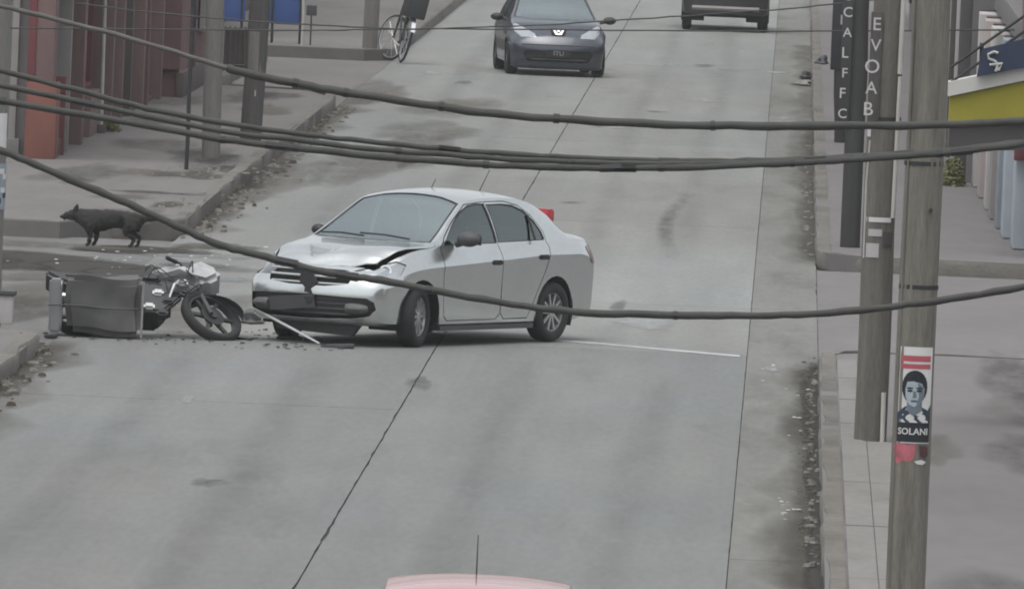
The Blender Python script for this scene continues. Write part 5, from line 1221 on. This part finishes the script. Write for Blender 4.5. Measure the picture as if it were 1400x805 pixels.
box('rear_bag', -.22, .16, -.15, .15, .66, 1.0, 'moto_dark', bike, .03)
b = bmesh.new(); A_ = []
for k in range(10):
    a = R(20+140*k/9); A_.append([b.verts.new((.36*math.cos(a), y, .335+.36*math.sin(a))) for y in (-.03, .03)])
for p_, q_ in zip(A_, A_[1:]): b.faces.new((p_[0], p_[1], q_[1], q_[0]))
obj('mudguard', b, 'chrome', bike, smooth=True)

# ================================================================== loose crash debris
def lump(name, label, loc, sx, sy, sz, m, seed):
    b = bmesh.new(); bmesh.ops.create_icosphere(b, subdivisions=3, radius=1); rd = random.Random(seed); ph = [rd.uniform(0, 6) for _ in range(3)]
    for v in b.verts:
        k = 1+.22*math.sin(4*v.co.x+ph[0])+.18*math.sin(5*v.co.y+ph[1])+.15*math.sin(7*v.co.z+ph[2]); v.co = Vector((v.co.x*sx*k, v.co.y*sy*k, max(-.2, v.co.z)*sz*k+sz*.2))
    o = obj(name, b, m, smooth=True); o.location = loc; return tag(o, label, 'debris')
lump('torn_plastic', 'grey torn plastic lump lying between motorcycle and silver car', (-5.24, 123.7, .0), .13, .25, .10, 'case_grey', 3)
def shard(label, pts, z, loc, m, tilt=0):
    b = bmesh.new(); prism(b, pts, 0, z, 'Z'); o = obj('plastic_shard', b, m); o.location = loc; o.rotation_euler = (0, tilt, 0); return tag(o, label, 'debris')
shard('long dark plastic shard on the road by the motorcycle front wheel', [(-.16, -.2), (.12, -.25), (.17, .1), (-.1, .2)], .02, (-5.22, 120.6, .005), 'plastic_black', R(3))
shard('flat dark strip on the road under the front of the silver car', [(-.17, -.2), (.15, -.25), (.13, .2), (-.17, .1)], .02, (-4.22, 119.8, .008), 'plastic_grey', R(-4))
shard('dark plastic sliver in front of the silver car wheel', [(-.12, -.3), (.14, -.2), (.10, .25), (-.08, .2)], .018, (-4.75, 121.0, .006), 'plastic_black', R(2))
shard('small dark foot-shaped piece beside the fallen box', [(-.06, -.15), (.06, -.15), (.05, .15), (-.05, .1)], .025, (-6.97, 119.2, .008), 'plastic_black', 0)

for k, (x, y, sx, sz, m) in enumerate([(.32, 216.5, .13, .09, 'plastic_black'), (.24, 213.0, .16, .05, 'rubble'), (.58, 221.5, .11, .10, 'moto_dark')]):
    lump('rubbish_bag', ('black rubbish bag heaped at the far right kerb', 'pale broken rubble beside the black bag at the far right kerb', 'dark sack on the pavement behind the black bag at the far right kerb')[k], (x, y, .02 if x < .41 else .15), sx, .4, sz, m, 30+k)
scatter('gutter_scraps', 'pale scraps of paper in the right gutter', 'litter', [(.16, 97.5, .012, .05, .5, 9), (.05, 99, .012, .08, .6, 5), (.22, 112, .012, .06, 3, 8), (-.05, 118.5, .012, .1, 1.2, 5)], 'litter_pale', .008, .03, 19, .25)
# ================================================================== damp grey air
bm = bmesh.new(); bx(bm, -72, 72, -62, 442, -1.6, 9.4)
hz = obj('haze', bm, 'joint'); hz['kind'] = 'stuff'; hz['label'] = 'thin grey haze in the air over the street'; hz['category'] = 'haze'
hm = bpy.data.materials.new('haze'); hm.use_nodes = True; hn = hm.node_tree; hn.nodes.clear()
ho = hn.nodes.new('ShaderNodeOutputMaterial'); hv = hn.nodes.new('ShaderNodeVolumePrincipled'); hv.inputs['Density'].default_value = .00028; hv.inputs['Color'].default_value = (.9, .92, .92, 1)
hn.links.new(hv.outputs[0], ho.inputs['Volume']); hz.data.materials.clear(); hz.data.materials.append(hm)
